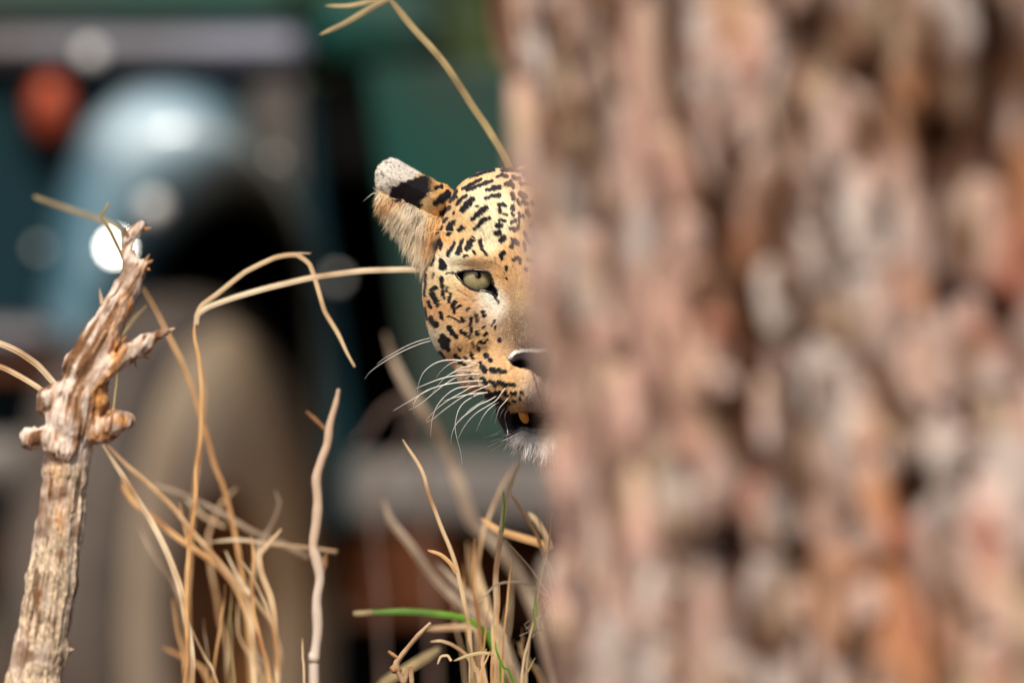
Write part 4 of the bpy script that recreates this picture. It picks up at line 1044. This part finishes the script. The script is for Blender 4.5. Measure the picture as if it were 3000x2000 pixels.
    o = np.clip(blob(640, 860, 22, 60) + blob(710, 640, 12, 60) + blob(550, 1140, 24, 60) + blob(670, 1250, 22, 18) + blob(530, 1340, 26, 16) + .4 * blob(300, 1540, 30, 60) + .6 * blob(640, 1000, 30, 14) + .7 * blob(330, 1800, 16, 40), 0, 1)[:, None]
    c = c * (1 - o) + org * (1 + .3 * n2[:, None]) * o
    k = np.clip((n1 * -1.6 - .42) * 2, 0, .7)[:, None] * (1 - o); c = c * (1 - k) + dk * k; k = np.clip((-n3 - .25) * 1.6, 0, .75)[:, None] * (1 - o); c = c * (1 - k) + np.array(L3(120, 84, 56)) * k
    n4 = fbm(np.stack([sf / 4, V[:, 1] / 60, V[:, 2] / 5], 1), 2, 95); c *= (1 + .18 * n2[:, None] + .30 * n4[:, None])
    Wd = np.stack([(V[:, 0] - 1500) * S, np.zeros(len(V)), EYE - (V[:, 1] - 1000) * S], 1)
    k_ = (DIST + yb) / DIST
    Wd = np.stack([(V[:, 0] - 1500) * S * k_, yb - V[:, 2] * S, EYE - (V[:, 1] - 1000) * S * k_], 1)
    t = empty('broken_branch', (P(75, 1000, yb).x, yb, 0), 'snapped grey and orange branch stump with splintered forked top at far left', 'branch')
    mesh_obj('stem', Wd, Q[:, ::-1].copy(), attr_mat('dead_wood', .95, 0, .1), t, colors=np.clip(c, .01, .9))
    spl = blade_mat('splintered_wood', L3(214, 190, 160), L3(150, 106, 66)); spo = blade_mat('fresh_splinter', L3(222, 160, 84), L3(176, 110, 50))
    for (a_, b_, da, db, m2) in ((700, 250, -14, -62, spl), (760, 215, 30, -40, spl), (790, 210, 40, -14, spl), (805, 395, 34, -18, spo), (790, 390, 30, -46, spl), (800, 420, 22, 12, spo), (660, 640, 38, 90, spo), (650, 840, 44, -50, spo), (560, 1150, 36, 120, spo), (580, 1100, 24, 130, spo), (730, 900, 20, 70, spl), (770, 890, 60, 34, spo), (925, 765, 34, -18, spl), (690, 1240, 40, 44, spo), (680, 1250, 44, -26, spo), (340, 1060, -40, 90, spl), (300, 1110, -60, 110, spl), (430, 1000, 90, -120, spl), (560, 620, -16, -90, spl), (620, 560, -40, 110, spl), (480, 1000, 120, -90, spl), (420, 1290, 16, 140, spl)):
        p0_ = P(*Z5(a_, b_), yb, 22); p1_ = P(*Z5(a_ + da, b_ + db), yb, 26); q_ = np.array([p0_, (p0_ + p1_) / 2, p1_]); w_ = np.array([6, 4.5, .8]) * S
        sweep('splinter', q_, w_, w_ * .4, m2, t, prof=6, smooth=False)
branch()

# ---------------------------------------------------------------- grasses and twigs
Z3 = lambda pts: [(a_ * 1.2755, b_ * 1.2755) for a_, b_ in pts]
Z5p = lambda pts: [(a_ / 1.8667, 560 + b_ / 1.8667) for a_, b_ in pts]
Z6p = lambda pts: [(a_ / 1.568, 1000 + b_ / 1.568) for a_, b_ in pts]
Z7p = lambda pts: [(850 + a_ / 1.96, 1200 + b_ / 1.96) for a_, b_ in pts]
def blade(par, pts, w, y, mat, base=None, name='blade', taper=(.42, 1, 1), flat=.22, dy=0.0, twist=None, ridge=.45):
    """pts from the tip to the root; base = x,y of the root on the ground"""
    if base is not None or y > .1: y = y * 1.45 if par.name.startswith('dry_grass') else y
    n = len(pts); P3 = [tuple(P(a_, b_, y + dy * k / max(1, n - 1))) for k, (a_, b_) in enumerate(pts)]
    if base is not None:
        last = np.array(P3[-1]); dr = last - np.array(P3[-2]); dr = dr / max(1e-6, abs(dr[2])); rx = last[0] * .8 + base[0] * .2 + dr[0] * .1
        P3.append((last[0] * .55 + rx * .45 + dr[0] * last[2] * .12, last[1], last[2] * .5)); P3.append((rx, base[1] * .5 + last[1] * .5, -.01))
    pp = catmull(P3, 5); a3 = np.array(P3); q_ = np.linspace(0, len(P3) - 1, len(pp)); lin_ = np.stack([np.interp(q_, np.arange(len(P3)), a3[:, i_]) for i_ in range(3)], 1); pp = pp * .55 + lin_ * .45; m_ = len(pp)
    pp = pp + (.0016 * np.stack([vnoise(np.stack([pp[:, 2] * 45, pp[:, 0] * 20, pp[:, 2] * 0 + len(par.children)], 1), 61), pp[:, 0] * 0, pp[:, 0] * 0], 1) if w < 30 else 0)
    ww = np.interp(np.linspace(0, 1, m_), [0, .12, .5, 1], [taper[0] * .6, taper[0] + (taper[1] - taper[0]) * .6, taper[1], taper[2]]) * w * .92 / 2 * S
    tw = random.uniform(-.3, .3) if twist is None else twist
    return sweep(name, pp, ww, np.maximum(ww * flat, .0003), M[mat], par, prof=12, ridge=ridge, twist=tw, smooth=False)
# left tuft
b1 = (P(560, 1000, .25).x, .25)
tl = empty('dry_grass_tuft', (*b1, 0), 'tangled tan dry grass tuft between the broken branch and the pale twig', 'grass', 'dry grass tufts')
def bb(c, s=.03): return (c[0] + random.uniform(-s, s), c[1] + random.uniform(-s, s))
for pts, w, y, mt, root in [
 ([(465,475),(540,590),(640,730),(720,880),(780,1010),(820,1110),(850,1250),(870,1400),(880,1568)], 22, .12, 'pale', 1),
 ([(490,470),(580,570),(700,670),(800,770),(900,890),(1000,1010),(1080,1110),(1140,1210),(1160,1400),(1165,1568)], 20, .2, 'tan', 1),
 ([(710,655),(860,710),(1000,780),(1150,870),(1280,920),(1420,990)], 17, .42, 'grey', 0),
 ([(555,670),(620,750),(700,810),(800,890),(900,960),(1000,1030),(1090,1140),(1150,1300),(1170,1568)], 20, .3, 'orange', 1),
 ([(640,840),(680,930),(740,1030),(790,1090),(830,1200),(850,1400),(860,1568)], 13, .42, 'grey', 1),
 ([(820,740),(845,850),(860,950),(855,1100),(850,1200),(870,1350),(880,1568)], 14, .22, 'orange', 1),
 ([(1080,670),(1010,740),(970,830),(955,910),(975,1080),(1020,1300),(1060,1568)], 13, .5, 'tan', 1),
 ([(1270,680),(1285,740),(1260,800),(1200,920),(1170,1000),(1150,1150),(1160,1350),(1190,1568)], 15, .36, 'grey', 1),
 ([(1290,860),(1230,930),(1190,980),(1200,1060),(1240,1170),(1265,1300),(1275,1568)], 20, .2, 'tan', 1),
 ([(1150,890),(1160,1000),(1150,1120),(1160,1250),(1200,1400),(1240,1568)], 13, .2, 'orange', 1),
 ([(1040,960),(1100,1090),(1170,1190),(1250,1300),(1280,1420),(1285,1568)], 15, .25, 'pale', 1),
 ([(830,1150),(880,1320),(940,1450),(990,1568)], 8, .15, 'tan', 1), ([(740,1400),(820,1440),(900,1480),(960,1568)], 15, .4, 'orange', 1),
 ([(975,920),(1100,910),(1250,930),(1400,945),(1540,965)], 12, .3, 'pale', 0), ([(860,720),(940,800),(1040,850)], 12, .5, 'pale', 0),
 ([(1090,1200),(1100,1350),(1170,1480),(1210,1568)], 9, .3, 'tan', 1), ([(1180,1430),(1210,1480),(1225,1568)], 18, .22, 'pale', 1),
 ([(800,1180),(820,1350),(850,1568)], 10, .35, 'orange', 1), ([(1100,990),(1160,1090),(1220,1200),(1250,1310)], 7, .2, 'pale', 0),
 ([(560,640),(580,690),(640,760)], 12, .35, 'orange', 0), ([(1385,1360),(1395,1450),(1400,1568)], 7, .1, 'tan', 1), ([(1480,980),(1490,1040),(1470,1080)], 8, .2, 'tan', 0),
 ([(930,110),(938,240),(920,420),(905,640),(880,900),(860,1150),(870,1400),(875,1568)], 9, .45, 'orange', 1)]:
    blade(tl, Z6p(pts), w, y, mt, bb(b1) if root else None)
# right tuft
b2 = (P(1440, 1000, .12).x, .12)
tr_ = empty('dry_grass_tuft', (*b2, 0), 'upright dry tuft with some green blades at the foot of the pine below the chin', 'grass', 'dry grass tufts')
for pts, w, y, mt, root in [
 ([(655,170),(700,250),(770,400),(840,580),(910,760),(965,920),(1000,1100),(1025,1250),(1035,1568)], 13, .06, 'tan', 1),
 ([(790,805),(860,830),(920,880),(960,935)], 13, .05, 'orange', 0),
 ([(1330,290),(1270,420),(1235,520),(1210,680),(1190,900),(1185,1150),(1180,1568)], 18, .08, 'tan', 1),
 ([(1300,300),(1220,440),(1150,600),(1110,700),(1080,900),(1090,1200),(1110,1568)], 12, .35, 'tan', 1),
 ([(1265,485),(1320,560),(1370,640),(1420,720),(1460,830),(1510,930),(1540,1010)], 12, .12, 'orange', 0),
 ([(1370,590),(1430,650),(1480,740),(1500,800)], 20, .2, 'tan', 0),
 ([(1100,625),(1200,690),(1320,730),(1420,760),(1490,800)], 24, .22, 'orange', 0),
 ([(1080,1110),(1120,1070),(1180,1010),(1240,990),(1330,990),(1410,1020),(1480,1070)], 8, .1, 'grey', 0),
 ([(1510,590),(1490,760),(1440,980),(1400,1180),(1360,1350),(1330,1568)], 7, .06, 'tan', 1),
 ([(1450,850),(1430,950),(1415,1050),(1430,1190)], 7, .06, 'green', 0), ([(1420,960),(1405,1060),(1395,1160),(1410,1260)], 5, .06, 'green', 0),
 ([(1165,1180),(1175,1350),(1190,1568)], 18, .1, 'pale', 1), ([(1200,1230),(1240,1350),(1260,1450),(1290,1568)], 28, .14, 'pale', 1),
 ([(1180,1240),(1190,1380),(1230,1480),(1280,1568)], 8, .03, 'green', 1), ([(1215,460),(1222,560),(1215,700)], 8, .1, 'green', 0),
 ([(1060,740),(1060,900),(1055,1050),(1090,1250),(1100,1450),(1110,1568)], 13, .18, 'orange', 1), ([(1020,760),(1040,900),(1060,1100),(1080,1300),(1090,1568)], 18, .55, 'tan', 1),
 ([(1080,860),(1100,1000),(1140,1150),(1200,1260),(1230,1568)], 24, .4, 'tan', 1), ([(1410,1420),(1370,1500),(1340,1568)], 7, .05, 'olive', 1),
 ([(780,1260),(900,1250),(1010,1245),(1100,1260)], 20, .3, 'tan', 0), ([(1240,750),(1330,850),(1400,930),(1480,1050),(1530,1180)], 5, .1, 'tan', 0),
 ([(1470,860),(1500,980),(1530,1100),(1550,1200)], 5, .1, 'tan', 0), ([(1410,550),(1430,640),(1460,780),(1440,940)], 5, .15, 'tan', 0),
 ([(850,880),(930,960),(1010,1040),(1080,1120),(1160,1220),(1200,1400),(1200,1568)], 22, .45, 'grey', 1), ([(930,1440),(1010,1410),(1090,1395),(1170,1400)], 11, .03, 'olive', 0),
 ([(850,1460),(870,1415),(910,1410),(930,1440)], 8, .03, 'tan', 0), ([(810,1330),(870,1325),(930,1345),(1000,1400),(1060,1500),(1080,1568)], 11, .08, 'tan', 1),
 ([(1040,1400),(1060,1480),(1090,1568)], 14, .04, 'tan', 1), ([(1130,1370),(1110,1450),(1120,1568)], 12, .05, 'pale', 1), ([(1010,1300),(1030,1420),(1040,1568)], 12, .05, 'olive', 1),
 ([(1150,1380),(1100,1490),(1090,1568)], 8, .02, 'orange', 1), ([(1300,1330),(1390,1460),(1460,1568)], 16, .2, 'olive', 1), ([(1380,1240),(1370,1400),(1350,1568)], 8, .1, 'tan', 1),
 ([(1340,1300),(1330,1380),(1370,1450),(1440,1568)], 12, .25, 'orange', 1)]:
    blade(tr_, Z7p(pts), w, y, mt, bb(b2, .04) if root else None)
for par, b_, u0, u1, v0 in ((tl, b1, 600, 850, 1640), (tr_, b2, 1360, 1560, 1600)):
    for k in range(7 if par is tl else 15):
        uu_ = random.uniform(u0, u1); vv_ = v0 + random.uniform(0, 330); ln_ = random.uniform(-60, 60)
        blade(par, [(uu_ + ln_, vv_), (uu_ + ln_ * .6, vv_ + 130), (uu_ + ln_ * .2, vv_ + 300), (uu_, vv_ + 520)], random.uniform(4, 9), random.uniform(.02, .4), random.choice(['tan', 'pale', 'orange', 'olive', 'grey']), bb(b_, .05))
# fine curled threads near the pine foot
for k in range(14):
    a0 = random.uniform(1380, 1540); v0 = random.uniform(980, 1220); pts = [(a0, v0)]
    for j in range(3): pts.append((pts[-1][0] + random.uniform(-60, 60), pts[-1][1] + random.uniform(20, 60)))
    blade(tr_, Z7p(pts), 3, .1, 'grey', None)

def single(name, label, cat, pts, w, y, mt, base=None, grp=None, **kw):
    x = base[0] if base else P(*pts[-1], y).x
    t = empty(name, (x, base[1] if base else y, 0), label, cat, grp)
    blade(t, pts, w, y, mt, base or (x, y), **kw); return t
G1 = 'long single grass stalks'
g = single('grass_stalk', 'long stalk arching from the top edge down behind the leopard crown', 'grass stalk', Z3([(890, -8), (920, 30), (985, 105), (1050, 190), (1110, 280), (1165, 370), (1200, 460), (1240, 600)]), 23, .22, 'olive', (P(1700, 1000, .3).x, .3), G1, taper=(.75, 1, 1), twist=.1)
blade(g, Z3([(735, 80), (790, 55), (850, 20), (895, -4)]), 18, .24, 'olive', name='leaf'); blade(g, Z3([(745, 14), (800, 14), (870, 0), (900, -10)]), 14, .26, 'olive', name='leaf')
g = single('grass_stalk', 'bent stalk with two arching leaves, the longer reaching behind the ear', 'grass stalk', Z3([(448, 725), (450, 780), (458, 870), (462, 960), (455, 1060), (445, 1160), (432, 1260), (428, 1400), (425, 1568)]), 15, .17, 'orange', bb(b1), G1, twist=.1)
blade(g, Z3([(975, 620), (930, 619), (830, 622), (720, 637), (620, 660), (540, 683), (480, 705), (455, 722), (448, 745)]), 18, .17, 'pale', name='leaf', taper=(1, 1, .8), twist=.15)
blade(g, Z3([(815, 842), (780, 780), (745, 715), (728, 650), (712, 607), (680, 585), (630, 592), (560, 625), (500, 675), (465, 702), (450, 730)]), 15, .17, 'tan', name='leaf', taper=(.6, 1, 1), twist=.3)
blade(g, Z3([(716, 582), (690, 582), (650, 584)]), 6, .17, 'pale', name='leaf')
single('grass_stalk', 'thin blurred stalk slanting down right from behind the branch tip', 'grass stalk', Z3([(325, 660), (385, 770), (440, 890), (480, 1020), (510, 1110), (545, 1260), (565, 1400), (580, 1568)]), 15, .5, 'orange', (P(700, 1000, .5).x, .5), G1)
single('grass_stalk', 'blurred grey stalk crossing behind the whiskers and falling to the right', 'grass stalk', Z3([(885, 765), (905, 830), (935, 890), (1000, 985), (1035, 1060), (1062, 1130), (1085, 1200), (1150, 1260), (1230, 1400)]), 36, 1.25, 'grey', (P(1650, 1000, 1.2).x, 1.2), G1, flat=.5, twist=0)
single('grass_stalk', 'blurred grey brown stalk slanting low into the right tuft', 'grass stalk', Z7p([(535, 520), (580, 640), (680, 760), (800, 930), (920, 1060), (1020, 1150), (1140, 1240), (1250, 1400)]), 30, .75, 'grey', (P(1560, 1000, .75).x, .75), G1, flat=.5, twist=0)
single('grass_stalk', 'faint pinkish stalk curving down below the whisker tips', 'grass stalk', Z3([(955, 905), (940, 960), (925, 1010), (890, 1055), (860, 1180), (870, 1350), (880, 1568)]), 16, 2.3, 'greyd', (P(1250, 1000, 2.3).x, 2.3), G1, flat=.5)
single('grass_stalk', 'faint stalk drooping left across the grey sill', 'grass stalk', Z3([(800, 1040), (835, 1000), (880, 945), (930, 915), (960, 950), (975, 1100), (985, 1300)]), 18, 2.4, 'greyd', (P(1400, 1000, 2.4).x, 2.4), G1, flat=.5)
single('grass_stalk', 'broad blurred stalk entering at the bottom edge left of the right tuft', 'grass stalk', Z7p([(860, 1370), (760, 1430), (650, 1500), (540, 1568), (480, 1700)]), 32, .5, 'olive', (P(1060, 1000, .5).x, .5), G1, taper=(.8, 1, 1))
single('green_blade', 'flat bright green blade lying level with a pale tip', 'grass blade', Z7p([(470, 1162), (650, 1156), (800, 1165), (920, 1180), (1010, 1200), (1100, 1260), (1180, 1400)]), 22, .28, 'green', bb(b2), None, taper=(1, 1, .8), twist=.05)
blade(bpy.data.objects['green_blade'], Z7p([(365, 1168), (420, 1166), (480, 1161)]), 18, .28, 'olive', name='dry_tip', taper=(1, 1, 1), twist=0)
single('grass_stalk', 'upper pale stalk coming in from the left edge onto the branch', 'grass stalk', Z5p([(310, 1060), (280, 1035), (200, 950), (100, 880), (0, 835), (-150, 800), (-260, 900)]), 20, .06, 'pale', (-.46, .06), G1, taper=(.9, 1, 1))
single('grass_stalk', 'lower tan stalk coming in from the left edge onto the branch', 'grass stalk', Z5p([(270, 1120), (200, 1070), (100, 1010), (0, 960), (-160, 930), (-280, 1050)]), 17, .04, 'tan', (-.48, .04), G1, taper=(.9, 1, 1))
single('grass_stalk', 'blurred stalk crossing the pale wing panel at upper left', 'grass stalk', Z5p([(190, 30), (300, 70), (430, 115), (560, 160), (660, 230), (690, 480), (560, 900), (440, 1200), (330, 1800), (200, 2640)]), 16, .62, 'olive', (P(90, 1000, .6).x, .6), G1, taper=(1, 1, .7))
single('grass_stalk', 'thin kinked stalk in front of the bright glint disc', 'grass stalk', Z5p([(600, 60), (575, 105), (550, 140), (580, 190), (610, 240), (670, 355), (700, 500), (600, 800), (430, 1150), (330, 1800), (190, 2680)]), 10, .12, 'olive', (P(80, 1000, .12).x, .12), G1, taper=(1, 1, 1), twist=0)
single('grass_stalk', 'short pale stalk poking out right of the branch middle', 'grass stalk', Z5p([(792, 625), (730, 690), (690, 750), (560, 900), (440, 1200), (330, 1800), (190, 2680)]), 12, .25, 'olive', (P(80, 1000, .2).x, .2), G1, taper=(1, 1, 1))
single('grass_stalk', 'thin vertical stalk hanging between the branch fork and its orange stub', 'grass stalk', Z6p([(530, 100), (537, 200), (500, 400), (380, 520), (310, 800), (250, 1100), (150, 1620)]), 9, .1, 'olive', (P(80, 1000, .1).x, .1), G1)

def rod(par, name, pts, rs, y, mt):
    pp = catmull([tuple(P(a_, b_, y)) for a_, b_ in pts], 6); m_ = len(pp)
    rr = np.interp(np.linspace(0, 1, m_), np.linspace(0, 1, len(rs)), rs) * S * .6
    rr = rr * (1 + .10 * vnoise(np.stack([np.arange(m_) / 3.0, np.zeros(m_), np.zeros(m_)], 1), 99))
    return sweep(name, pp, rr, rr, M[mt], par, prof=10)
tw = empty('bare_twig', (P(925, 1000, .22).x, .22, 0), 'pale crooked upright twig standing left of the dark gap', 'twig')
rod(tw, 'stem', Z3([(778, 893), (772, 925), (758, 975), (752, 1020), (738, 1060), (727, 1100), (730, 1150), (727, 1200), (720, 1255), (728, 1290), (735, 1330), (728, 1380), (730, 1450), (722, 1520), (722, 1600)]) + [(930, 3391)], [10, 14, 20, 22, 24, 26, 26, 25, 24, 28, 26, 25, 24, 26, 28, 34], .22, 'twig')
rod(tw, 'side_twig', Z3([(703, 945), (722, 962), (750, 990)]), [8, 11, 13], .3, 'twigbrown')
rod(tw, 'bud', Z3([(738, 1325), (748, 1300), (750, 1270)]), [14, 10, 6], .24, 'twigbrown')
t2 = empty('small_twig', (P(1185, 1000, .02).x, .02, 0), 'small knotty broken twig at the bottom edge left of the green tuft', 'twig')
rod(t2, 'stem', Z7p([(808, 1222), (740, 1290), (680, 1360), (630, 1425), (610, 1470), (650, 1568), (700, 1700)]) + [(1185, 3391)], [9, 12, 12, 13, 18, 14, 14, 16], .02, 'twigtan')
rod(t2, 'side_twig', Z7p([(563, 1385), (590, 1405), (618, 1425)]), [8, 10, 9], .02, 'twigbrown')
rod(t2, 'knot', Z7p([(580, 1470), (600, 1490), (640, 1500)]), [14, 20, 12], .02, 'twigbrown')
